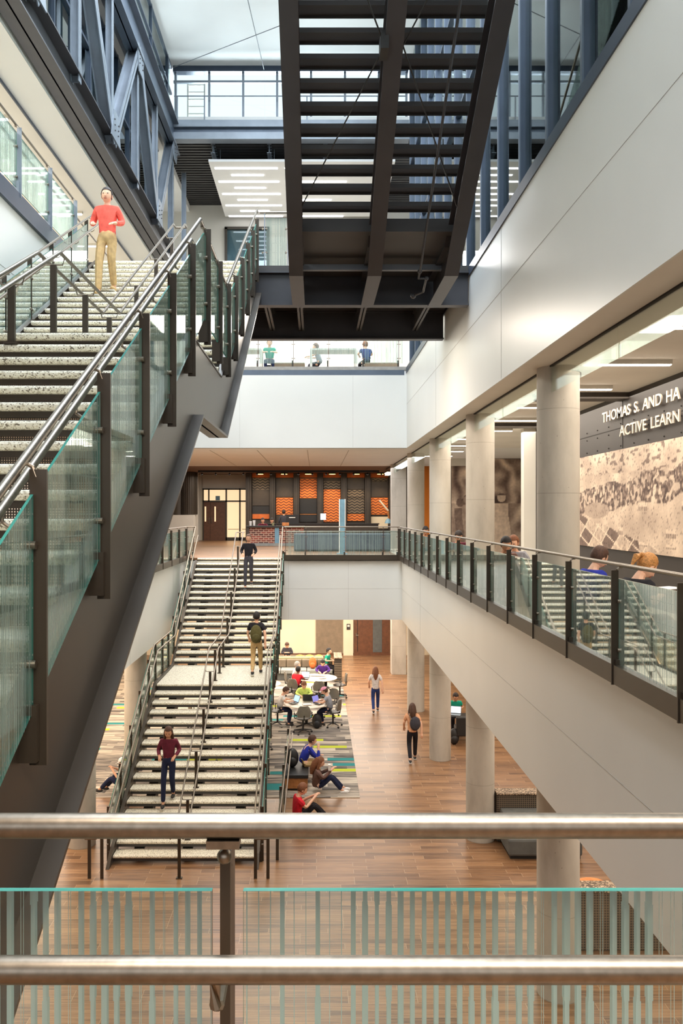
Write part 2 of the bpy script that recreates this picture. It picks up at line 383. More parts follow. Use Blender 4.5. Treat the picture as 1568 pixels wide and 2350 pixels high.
g.box(XL, XR, 27.04, 27.12, 9.15, 9.165)
struct('trim_1', g, 'joint')
# outer shell
struct('wall_left', B(-10.2, -10, -4, 47, 0, 18.9), 'white_paint'); struct('wall_right', B(9, 9.2, -4, 47, 0, ROOF), 'white_paint')
struct('wall_front', B(-10, 9, -4.2, -4, 0, ROOF), 'white_paint')
struct('wall_back', B(-10, 9, 41, 41.2, 0, 5.39), 'cream_wall')
struct('wall_back', B(-3.87, 9, 46.9, 47.1, L2, 9.2), 'white_paint'); struct('wall_back', B(-10, -6.42, 46.9, 47.1, L2, 9.2), 'white_paint')
struct('wall_back', B(-6.42, -3.87, 46.8, 47, 8.38, 9.2), 'white_paint')
struct('wall_back', B(-10, 9, 32.6, 32.8, 11.7, 19.2), 'white_paint')
struct('ceiling', B(-5.0, 9, -4, YB3+.1, ROOF, ROOF+.2), 'white_ceiling')
struct('ceiling', B(-10, 9, YB3-.02, 32.8, 19.75, 19.95), 'white_ceiling')
g = G(); 
for k in range(27): g.box(-10, 9, 27.05+k*.21, 27.05+k*.21+.11, 19.15, 19.22)
g.box(-10, 9, 27.0, 32.6, 19.22, 19.3)
struct('ceiling', g, 'stair_steel')
# roof trusses of the back bay seen under the deck
for x in (-3.4, -1.55, .3, 2.1):
    g = G().ibeam((x, 27.2, 19.02), (x, 32.6, 19.02), .14, .3, .015)
    tag(g.obj('roof_beam', 'pale_steel'), {-3.4: 'grey roof beam under the dark deck nearest the lattice truss', -1.55: 'grey roof beam crossing above the middle of the hanging light panel',
        .3: 'grey roof beam under the dark deck behind the left dark stringer of the high stair', 2.1: 'grey roof beam under the deck nearest the right-hand glazing'}[x], 'beam', 'roof beams of the back bay')
# right: level three and four rooms behind the tall glazing
struct('wall_right', B(7.4, 7.6, 0, YB3, L3, 15.5), 'cream_wall'); struct('ceiling', B(3.25, 9, -4, 32.6, 15.5, 16.2), 'white_ceiling')
struct('wall_right', B(7.4, 7.6, 0, YB3, 16.2, ROOF), 'white_paint')
# left: level three soffit strip, dark interior ceiling, level four floor and roof
struct('ceiling', B(-5.62, -4.98, -4, 32.6, 14.78, 15.3), 'white_panel'); struct('ceiling', B(-10, -5.62, -4, 32.6, 14.9, 15.3), 'grey_ceiling')
struct('trim_2', B(-5.645, -5.62, -4, 32.6, 14.72, 15.3), 'mullion')
struct('ceiling', B(-10, -4.98, -4, 32.6, 18.9, 19.6), 'white_ceiling')
struct('wall_left', B(-8.6, -8.4, -4, 32.6, L3, 14.9), 'cream_wall')
struct('wall_left', B(-8.6, -8.4, -4, 32.6, 15.3, 18.9), 'white_paint')

def glazing(name, axis, c, t0, t1, z0, z1, ts, zs, fw=.06, fd=.12, glass='glass_clear', mat='mullion', double=False):
    """a glazed wall in the plane axis = c, uprights at ts, rails at zs; frame and pane are its parts"""
    def bx(g, a0, a1, d, za, zb):
        if axis == 'x': g.box(c-d, c+d, a0, a1, za, zb)
        else: g.box(a0, a1, c-d, c+d, za, zb)
    g = G(); bx(g, t0, t1, .006, z0, z1); o = struct(name, g, glass)
    g = G()
    for t in ts:
        bx(g, t-fw/2, t+fw/2, fd/2, z0, z1)
    for z in zs: bx(g, t0, t1, fd/2*.9, z-fw/2, z+fw/2)
    g.obj('window_frame', mat, o); return o
ys = [7.9+1.43*k for k in range(-5, 14)]
o = glazing('window_1', 'x', 3.08, .5, 26.9, 11.78, ROOF, ys, [15.6, 18.2], .06, .15, 'glass_clear')
g = G()
for y in ys: g.box(2.985, 3.005, y-.035, y+.035, 11.78, ROOF)
g.obj('mullion_cap', 'blue_steel', o)
struct('trim_3', B(2.93, 3.2, 0, YB3, 11.60, 11.78), 'mullion')
glazing('window_2', 'y', 27.1, -4.67, 3.0, 19.7, ROOF, [-4.6, -3.5, -2.39, -1.28, -.17, .94, 2.05, 2.95], [19.75, 21.14], .07, .1, 'glass_clear', 'pale_steel')
struct('trim_4', B(-4.67, 3.0, 26.95, 27.2, 21.42, ROOF), 'mullion')
glazing('window_3', 'x', -4.75, 0, 27, 19.7, ROOF, [2.6*k+.3 for k in range(11)], [19.75, 20.7, 21.55], .07, .1, 'glass_clear', 'mullion')
glazing('window_4', 'x', -5.2, 0, 27, 15.3, 18.9, [.65+1.3*k for k in range(21)], [15.35, 17.6, 18.85], .07, .14, 'glass_tint', 'mullion')
# level three window in the back wall and glazed partition of level one at the left
g = B(-3.55, -1.9, 32.58, 32.59, 16.6, 18.2)
o = struct('window_5', g, 'glass_tint'); g = G()
for a in ((-3.6, -3.5, 16.6, 18.25), (-1.95, -1.85, 16.6, 18.25), (-3.6, -1.85, 18.18, 18.28), (-3.6, -1.85, 16.5, 16.6)): g.box(a[0], a[1], 32.5, 32.6, a[2], a[3])
g.obj('window_frame', 'dark_mullion', o)
struct('trim_5', B(-10, -3.9, 32.45, 32.6, 15.5, 15.9), 'white_paint')
g = B(-9.2, -9.19, 16, 36, .1, 3.2); o = struct('window_6', g, 'window_warm'); g = G()
for k in range(9): g.box(-9.22, -9.1, 16+2.5*k-.05, 16+2.5*k+.05, 0, 3.36)
for z in (.05, 1.1, 3.2): g.box(-9.22, -9.12, 16, 36, z-.05, z+.05)
g.obj('window_frame', 'cream_wall', o)
# cross beam at the back of the high roof
g = G(); g.box(-4.9, 3.0, 26.7, 27.05, 19.5, 19.72)
struct('trim_6', g, 'pale_steel'); struct('trim_7', B(-4.9, 3.0, 26.85, 27.0, 19.3, 19.5), 'blue_steel')
struct('trim_8', B(-4.9, 3.0, 26.65, 27.0, 19.08, 19.3), 'pale_steel')

# ---------------------------------------------------------------- lattice truss along the left
t = thing('lattice_truss', 'long grey steel lattice truss running back along the upper left glazing', 'truss', (-4.6, 13, 14.8))
g = G(); g.ibeam((-4.72, -2, 15.15), (-4.72, 27, 15.15), .42, .62, .03); g.obj('bottom_chord', 'dark_steel', t)
g = G(); g.ibeam((-4.62, -2, 19.15), (-4.62, 27, 19.15), .36, .92, .03); g.obj('top_chord', 'blue_steel', t)
for k in range(6):
    yb, yt = 2.9+5.2*k, 5.5+5.2*k
    for a, b in (((yb, 15.3), (yt, 18.9)), ((yt, 18.9), (yb+5.2, 15.3))):
        if b[0] > 27.2 or a[0] > 26.9: continue
        G().ibeam((-4.62, a[0], a[1]), (-4.62, b[0], b[1]), .24, .26, .022, (1, 0, 0)).obj('diagonal', 'truss_steel', t)
    if yt < 27: G().ibeam((-4.62, yt, 15.3), (-4.62, yt, 18.9), .17, .17, .02, (1, 0, 0)).obj('vertical', 'truss_steel', t)
    G().ibeam((-4.62, yb, 15.3), (-4.62, yb, 18.9), .15, .15, .02, (1, 0, 0)).obj('vertical', 'truss_steel', t)
    for y, z, s in ((yb, 15.42, 1), (yt, 18.75, -1)):
        if y > 27: continue
        g = G().prism([(y-.42, z-.1*s), (y+.42, z-.1*s), (y+.2, z+.55*s), (y-.2, z+.55*s)], 'x', -4.49, -4.465)
        gp = g.obj('gusset_plate', 'truss_steel', t)
        g = G()
        for dy in (-.13, .13):
            for dz in (.1, .22, .34): g.ball((-4.455, y+dy*(1+dz), z+s*dz), .02, 6, 4)
        g.obj('bolt', 'dark_steel', gp)
# roof stay rod across the white ceiling
for a, b, lb in (((-4.6, 26.6, 21.35), (1.6, 22.6, 21.35), 'thin dark stay rod slanting across the white roof ceiling'), ((-2.0, 22, 21.45), (-1.7, 26.9, 21.45), 'hairline cable running straight back under the white roof ceiling')):
    tag(G().tube([a, b], .012, 6).obj('stay_rod', 'dark_steel'), lb, 'rod')
# walkway rail inside the top clerestory
t = thing('guard_rail', 'thin grey rail in front of the high back windows', 'railing', (-1, 26.9, 19.7))
G().tube([(-4.6, 26.8, 20.53), (2.9, 26.8, 20.53)], .02, 8).obj('handrail', 'pale_steel', t)
for x in (-4.5, -3.62, -.3, 2): G().box(x-.02, x+.02, 26.78, 26.82, 19.72, 20.5).obj('post', 'pale_steel', t)
t = thing('access_ladder', 'pale ladder seen against the high back windows', 'ladder', (-4, 27.6, 19.95))
for x in (-4.28, -3.72): G().beam((x, 27.6, 19.95), (x, 27.6, 21.4), .05, .05).obj('rail', 'white_paint', t)
for k in range(6): G().beam((-4.28, 27.6, 20.1+k*.24), (-3.72, 27.6, 20.1+k*.24), .03, .03).obj('rung', 'white_paint', t)

# ---------------------------------------------------------------- concrete columns
def column(x, y, z0, z1, r, label):
    g = G().lathe((x, y, 0), [(r, z0), (r, z1)], 40)
    return tag(g.obj('round_column', 'concrete', smooth=True), label, 'column', 'round concrete columns')
names = ['nearest', 'second', 'third', 'fourth']
for k, y in enumerate((12.15, 17.92, 23.72, 29.5)):
    column(3.55, y, 0, 3.36, .305, f'{names[k]} round concrete column from the viewer on the ground floor, on the right')
    column(3.55, y, L2, 9.16, .305, f'{names[k]} round concrete column from the viewer behind the glass balcony railing')
column(-5.0, 22.9, 0, 3.36, .305, 'round concrete column left of the landing of the lower stair')
column(-5.0, 17.6, 0, 3.36, .305, 'round concrete column on the left between carpet and dark stair beam')
for z0, z1, lb in ((0, 3.36, 'square board-marked concrete pier at the far end of the ground floor'), (L2, 9.16, 'square board-marked concrete pier beside the dark cafe front')):
    g = B(3.28, 3.92, 36, 36.6, z0, z1); o = g.obj('square_pier', 'concrete', bevel=.01); tag(o, lb, 'column')
tag(B(5.22, 5.52, 20.8, 21.1, L2, 9.16).obj('white_pillar', 'white_paint'), 'slim white square pillar between the photo murals', 'column')

# ---------------------------------------------------------------- railings with frit glass
def interp(P, t):
    if t <= P[0][0]:
        a, b = P[0], P[1]
    else:
        a, b = P[-2], P[-1]
        for i in range(len(P)-1):
            if P[i][0] <= t <= P[i+1][0]: a, b = P[i], P[i+1]; break
    return a[1]+(b[1]-a[1])*(t-a[0])/(b[0]-a[0])
def railing(name, label, axis, c, out, P, posts, loc, guard=None, hand=None, hand_P=None, pw=.067, pt=.008, top=.05, low=1.19, gtop=.13, gbot=.96,
            bracket=True, ends=None, gpos=.06, group=None, glass=True, clamp=True, channel=None, mat='bronze_steel', cat='glass railing', hoff=.09, gr=.019, boss=False):
    """axis: direction it runs along ('x' or 'y'); c: the guard rail's other coordinate; out: +1/-1 outboard side; P: (t, z) of the guard rail"""
    th = thing(name, label, cat, loc, 0, group)
    def pt3(t, o_, z): return (c+out*o_, t, z) if axis == 'y' else (t, c+out*o_, z)
    def bx(g, ta, tb, oa, ob, za, zb):
        if axis == 'y': return g.box(c+out*oa, c+out*ob, ta, tb, za, zb)
        return g.box(ta, tb, c+out*oa, c+out*ob, za, zb)
    gp = guard or P
    G().tube([pt3(t, 0, z) for t, z in gp], gr, 14).obj('top_rail', 'stainless', th, smooth=True)
    hp = None
    if hand is not None:
        hp = hand_P or [(t, z-hand) for t, z in P]
        G().tube([pt3(t, -hoff, z) for t, z in hp], gr, 14).obj('handrail', 'stainless', th, smooth=True)
    gm = 'glass_y' if axis == 'y' else 'glass_x'
    for t in posts:
        z = interp(P, t); g = G(); s = 1 if axis == 'y' else 1
        bx(g, t-pt, t+pt, .02, .02+pw, z-low, z-top)
        po = g.obj('post', mat, th)
        g = G(); g.tube([pt3(t, .045, z-top-.03), pt3(t, .03, z-top+.01), pt3(t, 0, z-.018)], .009, 8); g2 = bx(g, t-.025, t+.025, -.016, .016, z-.03, z-.018)
        g.obj('saddle', 'stainless', po)
        if boss: G().ball(pt3(t, .012, z-.052), .012, 12, 8).obj('boss', 'stainless', po, smooth=True)
        if hp:
            zh = interp(hp, t); g = G().tube([pt3(t, .03, zh-.07), pt3(t, -hoff*.6, zh-.075), pt3(t, -hoff, zh-.05), pt3(t, -hoff, zh-.015)], .008, 8)
            g.obj('bracket', 'stainless', po)
        if bracket: bx(G(), t-.05, t-.012, -.03, .02+pw*.6, z-low+.02, z-low+.24).obj('mounting_block', mat, po)
        if clamp:
            for k in (.34, .8):
                g = G()
                for sg in (-1, 1): g.tube([pt3(t+sg*.04, gpos-.018, z-k), pt3(t+sg*.04, gpos+.022, z-k)], .017, 10)
                g.tube([pt3(t-.05, gpos+.012, z-k), pt3(t+.05, gpos+.012, z-k)], .008, 6); g.obj('glass_clamp', 'stainless', po, smooth=True)
    if glass:
        E = ends or (posts[0], posts[-1]); st = sorted(set([E[0]]+list(posts)+[E[1]]))
        for a, b in zip(st[:-1], st[1:]):
            if b-a < .12: continue
            a2, b2 = a+.025, b-.025; ts = [a2]+[p[0] for p in P if a2 < p[0] < b2]+[b2]
            poly = [(t, interp(P, t)-gbot) for t in ts]+[(t, interp(P, t)-gtop) for t in reversed(ts)]
            g = G(); o0, o1 = c+out*(gpos-.006), c+out*(gpos+.006)
            if axis == 'y': g.prism(poly, 'x', o0, o1)
            else: g.prism(poly, 'y', o0, o1)
            n = len(poly)
            for i in range(2, len(g.mi)): g.mi[i] = 1
            g.obj('glass_panel', [gm, 'glass_edge'], th)
    if channel:
        bx(G(), channel[0], channel[1], .0, .075, channel[2], channel[3]).obj('edge_channel', channel[4] if len(channel) > 4 else mat, th)
    return th
# foreground railing across the whole view
railing('glass_railing', 'nearest glass railing with two stainless rails right in front of the viewer', 'x', 1.27, 1, [(-1.0, 6.56), (2.9, 6.56)],
        [-1.0, -.142, 1.35, 2.8], (1, 1.3, L2), hand=.163, ends=(-1.0, 2.9), gtop=.125, gbot=1.0, low=1.12, pw=.075, channel=(-1.0, 2.95, 5.42, 5.6), hoff=.105, clamp=False, boss=True)
# right balcony, level two
P = [(1.4, 6.55), (28.35, 6.55)]
railing('glass_railing', 'long glass balcony railing on the right, running back to the cafe level', 'y', 2.87, -1, P, [4.95+1.43*k for k in range(-1, 17)]+[28.2],
        (2.9, 15, L2), hand=.163, hand_P=[(1.4, 6.38), (28.3, 6.38)], ends=(1.9, 28.2), gpos=.02, channel=(1.4, 28.42, 5.43, 5.61), low=1.13)
P = [(-1.1, 6.56), (2.87, 6.56)]
railing('glass_railing', 'glass railing at the head of the lower stair, in front of the cafe', 'x', 28.4, -1, P, [-1.05, -.35, .99, 2.3, 2.8],
        (1, 28.4, L2), hand=.163, channel=(-1.1, 2.87, 5.42, 5.60), low=1.1)
P = [(19, 6.56), (28.4, 6.56)]
railing('glass_railing', 'glass balcony railing on the left behind the big dark stair beam', 'y', -4.42, 1, P, [19.2+1.43*k for k in range(7)],
        (-4.45, 24, L2), hand=.163, gpos=.02, channel=(1.8, 28.42, 5.43, 5.61), low=1.13)
railing('glass_railing', 'short glass railing piece beside the left head of the lower stair', 'x', 28.4, -1, [(-4.5, 6.56), (-4.15, 6.56)], [-4.42, -4.2],
        (-4.3, 28.4, L2), low=1.1)
# level three railings
railing('glass_railing', 'glass railing of the third level at the upper left edge of the picture', 'y', -4.52, 1, [(2, 12.88), (27, 12.88)],
        [5.2+1.45*k for k in range(8)], (-4.5, 10, L3), hand=.163, gpos=.02, channel=(0, 15.6, 11.55, 11.83, 'mullion'), low=1.1, ends=(2, 15.6),
        guard=[(2, 12.88), (15.6, 12.88)], mat='pale_steel')
railing('glass_railing', 'patterned glass railing across the third level at the back, people behind it', 'x', 27.08, -1, [(-4.4, 12.88), (2.85, 12.88)],
        [-4.2+1.15*k for k in range(7)], (-1, 27, L3), hand=.163, channel=(-4.45, 2.87, 11.53, 11.74, 'blue_steel'), low=1.1, ends=(-4.4, 2.85), pw=.03)
railing('glass_railing', 'short patterned glass railing on the footbridge at the top of the big stair', 'x', 16.1, -1, [(-1.1, 12.88), (-.5, 12.88)],
        [-1.0, -.55], (-.8, 16.1, L3), low=1.3, gbot=1.05, mat='pale_steel')

# ---------------------------------------------------------------- the stairs
RS = .1664
def nose_cap(g, x0, x1, y, z, run, t=.055, d=1):
    """tread with a soft rounded nosing; d = +1 when the stair climbs away from the viewer"""
    n = 5; poly = []
    for i in range(n+1):
        a = PI/2+PI*i/n; poly.append((y+d*(t/2*math.cos(a)), z-t/2+t/2*math.sin(a)))
    poly += [(y+d*(run+.02), z-t), (y+d*(run+.02), z)]
    if d < 0: poly = poly[::-1]
    return g.prism(poly, 'x', x0, x1)
def plate(th, name, prof, x0, x1, mat):
    return G().prism(prof, 'x', x0, x1).obj(name, mat, th)
# lower stair, ground floor to level two
S = thing('staircase', 'wide lower staircase with pale stone treads between ground floor and cafe level', 'staircase', (-2.65, 16.6, 0))
X0, X1 = -4.08, -1.22
for k in range(1, 16):
    z, y = 2.66-RS*k, 21.2-.305*k
    nose_cap(G(), X0, X1, y, z, .305, .06).obj('tread', 'terrazzo', S); G().box(X0, X1, y+.02, y+.04, z-.125, z-.055).obj('riser', 'stair_steel', S)
g = nose_cap(G(), X0, X1, 21.2, 2.66, 2.6, .06); g.obj('landing', 'terrazzo', S); G().box(X0, X1, 21.22, 21.25, 2.38, 2.6).obj('riser', 'stair_steel', S)
for i in range(16):
    z, y = 2.66+RS*(i+1), 23.8+.294*i
    nose_cap(G(), X0, X1, y, z, .294, .06).obj('tread', 'terrazzo', S); G().box(X0, X1, y+.02, y+.04, z-.125, z-.055).obj('riser', 'stair_steel', S)
nose_cap(G(), X0, X1, 28.44, L2, .03, .06).obj('tread', 'terrazzo', S)
G().box(X0, X1, 21.25, 23.8, 2.45, 2.6).obj('landing_deck', 'bronze_steel', S)
def s1prof(top, bot): return [(16.33, 0.0), (16.6, .1664+top), (21.15, 2.66+top), (23.75, 2.66+top), (28.4, 5.37+top), (28.4, 5.37+top-bot), (23.95, 2.62-bot+top), (21.3, 2.6-bot+top), (16.9, 0.0)]
for x0, x1 in ((-4.16, -4.09), (-1.21, -1.14)): plate(S, 'stringer', s1prof(.05, .45), x0, x1, 'bronze_steel')
for x in (-3.65, -2.65, -1.65): plate(S, 'carriage_beam', [(17.0, .1)]+s1prof(-.27, .28)[2:-1]+[(17.4, .1)], x-.1, x+.1, 'stair_steel')
PS1 = [(16.45, .98), (21.2, 3.66), (23.75, 3.66), (28.4, 6.42)]
gd = [(15.65, .93), (16.35, .93), (21.2, 3.66), (23.75, 3.66), (28.45, 6.56)]
posts1 = [16.75+1.0*k for k in range(5)]+[21.6, 22.6, 23.5]+[24.4+1.0*k for k in range(4)]
for c, o_, lb in ((-4.15, -1, 'left'), (-1.15, 1, 'right')):
    th = railing('stair_railing', f'glass and stainless railing along the {lb}-hand side of the lower stair', 'y', c, o_, PS1, posts1, (c, 16, 0),
            guard=gd, hand=.15, low=1.18, gbot=.98, gtop=.12)
    for dx in (-.02*o_, .22*o_): G().box(c+dx-.03, c+dx+.03, 15.93, 15.96, 0, .9).obj('end_post', 'bronze_steel', th)
    G().tube([(c, 15.65, .93), (c, 15.6, .9), (c+.2*o_, 15.6, .9), (c+.2*o_, 15.9, .9)], .019, 10).obj('rail_return', 'stainless', th, smooth=True)
th = thing('stair_railing', 'double stainless handrail up the middle of the lower stair', 'handrail', (-2.65, 16, 0))
hd = [(15.65, .88), (16.35, .88), (21.3, 3.55), (23.85, 3.55), (28.5, 6.36), (28.9, 6.36)]
for x in (-2.76, -2.52): G().tube([(x, y, z) for y, z in hd], .019, 12).obj('handrail', 'stainless', th, smooth=True)
G().tube([(-2.76, 28.9, 6.36), (-2.52, 28.9, 6.36)], .019, 10).obj('rail_return', 'stainless', th)
for y in [15.95, 17.0, 18.2, 19.4, 20.6, 21.6, 22.6, 23.5, 24.6, 25.7, 26.8, 27.9]:
    z = interp(hd, y); zb = 0 if y < 16.3 else (max(0, .1664*math.floor((y-16.625)/.305+1)) if y < 21.2 else (2.66 if y < 23.8 else 2.66+RS*math.floor((y-23.8)/.294+1)))
    g = G().box(-2.67, -2.61, y-.02, y+.02, zb, z-.09); g.box(-2.70, -2.58, y-.04, y+.04, zb, zb+.015); po = g.obj('post', 'bronze_steel', th)
    G().tube([(-2.76, y, z-.02), (-2.74, y, z-.08), (-2.54, y, z-.08), (-2.52, y, z-.02)], .009, 8).obj('bracket', 'stainless', po)

# big stair, level two to level three
S = thing('staircase', 'big dark steel staircase on the left climbing past the viewer to the third level', 'staircase', (-2.65, 1.7, L2))
X0, X1 = -4.13, -1.2
for k in range(1, 19):
    z, y = 8.67-.1664*k, 7.5-.305*k
    nose_cap(G(), X0, X1, y, z, .305, .062).obj('tread', 'terrazzo', S); G().box(X0, X1, y+.06, y+.066, z-.1664, z-.055).obj('riser', 'perforated', S)
    G().box(X0, X1, y+.03, y+.055, z-.105, z-.06).obj('tread_pan', 'bronze_steel', S)
nose_cap(G(), X0, X1, 7.5, 8.67, 2.75, .062).obj('landing', 'terrazzo', S)
G().box(X0, X1, 7.56, 7.58, 8.5, 8.61).obj('riser', 'bronze_steel', S); G().box(X0, X1, 7.6, 10.2, 8.40, 8.60).obj('landing_deck', 'dark_steel', S)
for i in range(1, 19):
    z, y = 8.67+.1653*i, 10.18+.305*(i-1)
    nose_cap(G(), X0, X1, y, z, .305, .062).obj('tread', 'terrazzo', S); G().box(X0, X1, y+.06, y+.07, z-.1653, z-.055).obj('riser', 'stair_steel', S)
nose_cap(G(), X0, X1, 15.67, L3, .35, .062).obj('tread', 'terrazzo', S)
T = .5456
def n1(y): return 8.67+T*(y-7.5)
def n2(y): return 8.8353+T*(y-10.18)
web = [(1.75, n1(1.75)-.05), (7.6, n1(7.6)-.05), (10.0, n1(7.6)-.05), (15.8, n2(15.8)-.05), (15.8, n2(15.8)-.75), (9.83, 7.93), (7.73, 7.93), (1.75, 7.93+T*(1.75-7.73))]
bot = [(1.75, 7.93+T*(1.75-7.73)), (7.73, 7.93), (9.83, 7.93), (15.9, 7.93+T*(15.9-9.83))]
for xw, s in ((-1.16, 1), (-4.17, -1)):
    st = plate(S, 'stringer', web, xw-.012, xw+.012, 'bronze_steel')
    fl = bot+[(y+(.01 if i in (0,) else .0), z+.028) for i, (y, z) in reversed(list(enumerate(bot)))]
    plate(S, 'bottom_flange', fl, xw-.11, xw+.11, 'bronze_steel')
    topl = [(1.75, n1(1.75)-.05), (7.6, n1(7.6)-.05), (10.0, n1(7.6)-.05), (15.8, n2(15.8)-.05)]
    fl = topl+[(y, z+.02) for y, z in reversed(topl)]
    plate(S, 'top_flange', fl, xw-.05, xw+.02, 'bronze_steel')
PS2 = [(1.9, n1(1.9)+.91), (8.13, 9.92), (10.52, 9.92), (15.9, 12.86)]
posts2 = [2.24+1.0*k for k in range(6)]+[8.28, 9.33, 10.25, 11.2, 12.2, 13.2, 14.2, 15.2]
railing('stair_railing', 'glass and twin-rail railing on the open side of the big dark staircase', 'y', -1.14, 1, PS2, posts2, (-1.14, 2, L2),
        guard=[(1.6, n1(1.6)+.91), (8.13, 9.92), (10.52, 9.92), (15.95, 12.88), (16.1, 12.88)], hand=.2, low=1.2, gbot=.97, gpos=.035, top=.045)
railing('stair_railing', 'glass railing on the far left side of the big dark staircase', 'y', -4.17, -1, PS2, posts2, (-4.17, 2, L2),
        guard=[(1.6, n1(1.6)+.91), (8.13, 9.92), (10.52, 9.92), (15.95, 12.88)], hand=.2, low=1.2, gbot=.97, gpos=.035, top=.045)
th = thing('stair_railing', 'double stainless handrail up the middle of the big dark staircase', 'handrail', (-2.65, 2, L2))
hd = [(1.6, n1(1.6)+.78), (8.2, 9.62), (10.7, 9.62), (16.0, 12.62), (16.2, 12.62)]
for x in (-2.76, -2.54): G().tube([(x, y, z) for y, z in hd], .019, 12).obj('handrail', 'stainless', th, smooth=True)
G().tube([(-2.76, 16.2, 12.62), (-2.54, 16.2, 12.62)], .019, 10).obj('rail_return', 'stainless', th)
for y in (2.5, 3.9, 5.3, 7.2, 8.35, 9.5, 10.6, 12.2, 13.7, 15.2):
    z = interp(hd, y); k = math.ceil((7.5-y)/.305-1e-6)
    zb = 8.67-.1664*k if y < 7.5 else (8.67 if y < 10.18 else 8.67+.1653*math.floor((y-10.18)/.305+1))
    g = G().box(-2.68, -2.62, y-.02, y+.02, zb, z-.09); g.box(-2.71, -2.59, y-.04, y+.04, zb, zb+.015); po = g.obj('post', 'bronze_steel', th)
    G().tube([(-2.76, y, z-.02), (-2.74, y, z-.08), (-2.56, y, z-.08), (-2.54, y, z-.02)], .009, 8).obj('bracket', 'stainless', po)

# footbridge on two deep beams at level three
S = thing('footbridge', 'dark steel footbridge crossing the well at the third level', 'bridge', (1, 17.5, 11.05))
for y0, xr in ((16.0, 2.93), (19.1, 2.93)):
    g = G().ibeam((-4.48, y0, 11.355), (xr, y0, 11.355), .22, .65, .03); g.obj('bridge_beam', 'dark_steel', S)
G().box(-4.48, 2.93, 15.95, 19.2, 11.68, L3-.005).obj('deck', 'stair_steel', S)
for x in (-3.4, -2.2, -1, -.335, .975, 2.26): G().ibeam((x, 16.1, 11.42), (x, 19.0, 11.42), .12, .4, .02).obj('cross_beam', 'stair_steel', S)
G().box(-4.4, -1.25, 15.72, 15.95, 11.5, 11.8).obj('stair_seat', 'dark_steel', S)
# high stair, level three to level four, seen from below
S = thing('staircase', 'high open-tread dark staircase overhead, seen from underneath', 'staircase', (1, 13.5, 11.0))
N3 = 24
ye = 13.84-.305*N3
for x in (-.335, .975, 2.26):
    pr = [(15.9, 11.0), (13.84, 11.0), (ye, 11.0+T*(13.84-ye))]
    st = G()
    for a, b in zip(pr[:-1], pr[1:]):
        st.beam((x, a[0], a[1]+.012), (x, b[0], b[1]+.012), .235, .025)
    st.prism(pr+[(y, z+.5) for y, z in reversed(pr)], 'x', x-.012, x+.012)
    st.prism([(y, z+.48) for y, z in pr]+[(y, z+.505) for y, z in reversed(pr)], 'x', x-.1175, x+.1175)
    st.obj('stringer', 'dark_steel', S)
G().box(-.34, 2.26, 13.42, 15.95, 11.60, L3).obj('landing_deck', 'stair_steel', S)
G().beam((-.34, 14.9, 11.45), (2.26, 14.9, 11.45), .1, .1).obj('cross_beam', 'pale_steel', S)
for k in range(1, N3+1):
    z, y = L3+RS*k, 13.4-.305*(k-1)
    for x0, x1 in ((-.3, .93), (1.02, 2.24)):
        g = G().box(x0, x1, y-.27, y, z-.045, z); g.box(x0, x1, y-.015, y, z-.075, z-.045); g.box(x0, x1, y-.27, y-.255, z-.065, z-.045)
        g.obj('tread', 'stair_steel', S)
for xa, xb, ya, yb in ((-.22, .86, 12.6, 10.4), (.86, -.22, 10.4, 8.2), (1.09, 2.14, 10.4, 12.6), (2.14, 1.09, 8.2, 10.4)):
    G().tube([(xa, ya, 11.03+T*(13.84-ya)), (xb, yb, 11.03+T*(13.84-yb))], .011, 6).obj('brace_rod', 'black_plastic', S)
G().box(.80, .90, 10.25, 10.55, 11.0+T*(13.84-10.4)-.08, 11.0+T*(13.84-10.4)+.15).obj('brace_hub', 'black_plastic', S)
g = G().tube([(1.72, 6.5, 14.98), (1.72, 13.6, 11.1), (1.72, 13.9, 10.98), (1.85, 13.9, 10.98), (1.85, 14.3, 10.86), (1.7, 14.5, 10.84)], .02, 8)
g.ball((1.72, 13.75, 11.05), .04); g.ball((1.85, 13.9, 10.98), .04); g.ball((1.70, 14.5, 10.84), .05); g.obj('sprinkler_pipe', 'dark_steel', S)
for x, o_ in ((-.45, -1), (2.38, 1)):
    for k in range(10):
        y = 13.2-.86*k; z = L3+T*(13.4-y)
        G().prism([(y, z-.1), (y-.84, z+T*.84-.1), (y-.84, z+T*.84+.8), (y, z+.8)], 'x', x-.006, x+.006).obj('glass_panel', ['glass_y'], S)
    G().tube([(x, 13.6, L3+.95), (x, 13.6-.86*9, L3+.95+T*.86*9)], .019, 8).obj('top_rail', 'stainless', S)
# ---------------------------------------------------------------- doors and far walls
def door(name, x0, x1, y, z0, z1, leaf, strips, handles, mat='door_wood'):
    """strips: (x0,x1,z0,z1) vision panels"""
    o = struct(name, B(x0, x1, y-.05, y, z0, z1), mat)
    for a, b, c, d in strips: G().box(a, b, y-.058, y-.045, c, d).obj('vision_panel', 'window_warm' if leaf else 'sofa_grey', o)
    for x in handles:
        G().tube([(x, y-.12, z0+.98), (x, y-.12, z0+1.28)], .018, 8).obj('door_handle', 'stainless', o)
    return o
d = door('door_1', -6.35, -5.10, 46.8, L2, 7.68, True, [(-6.3, -6.22, 6.55, 7.4), (-5.75, -5.67, 6.55, 7.4)], [-6.05, -5.9])
G().box(-5.985, -5.975, 46.735, 46.745, L2, 7.68).obj('meeting_line', 'dark_joint', d)
g = G()
for x0, x1 in ((-6.42, -6.35), (-5.12, -5.04), (-4.35, -4.27), (-6.1, -6.03)):
    g.box(x0, x1, 46.68, 46.8, 7.68 if x0 == -6.1 else L2, 8.42)
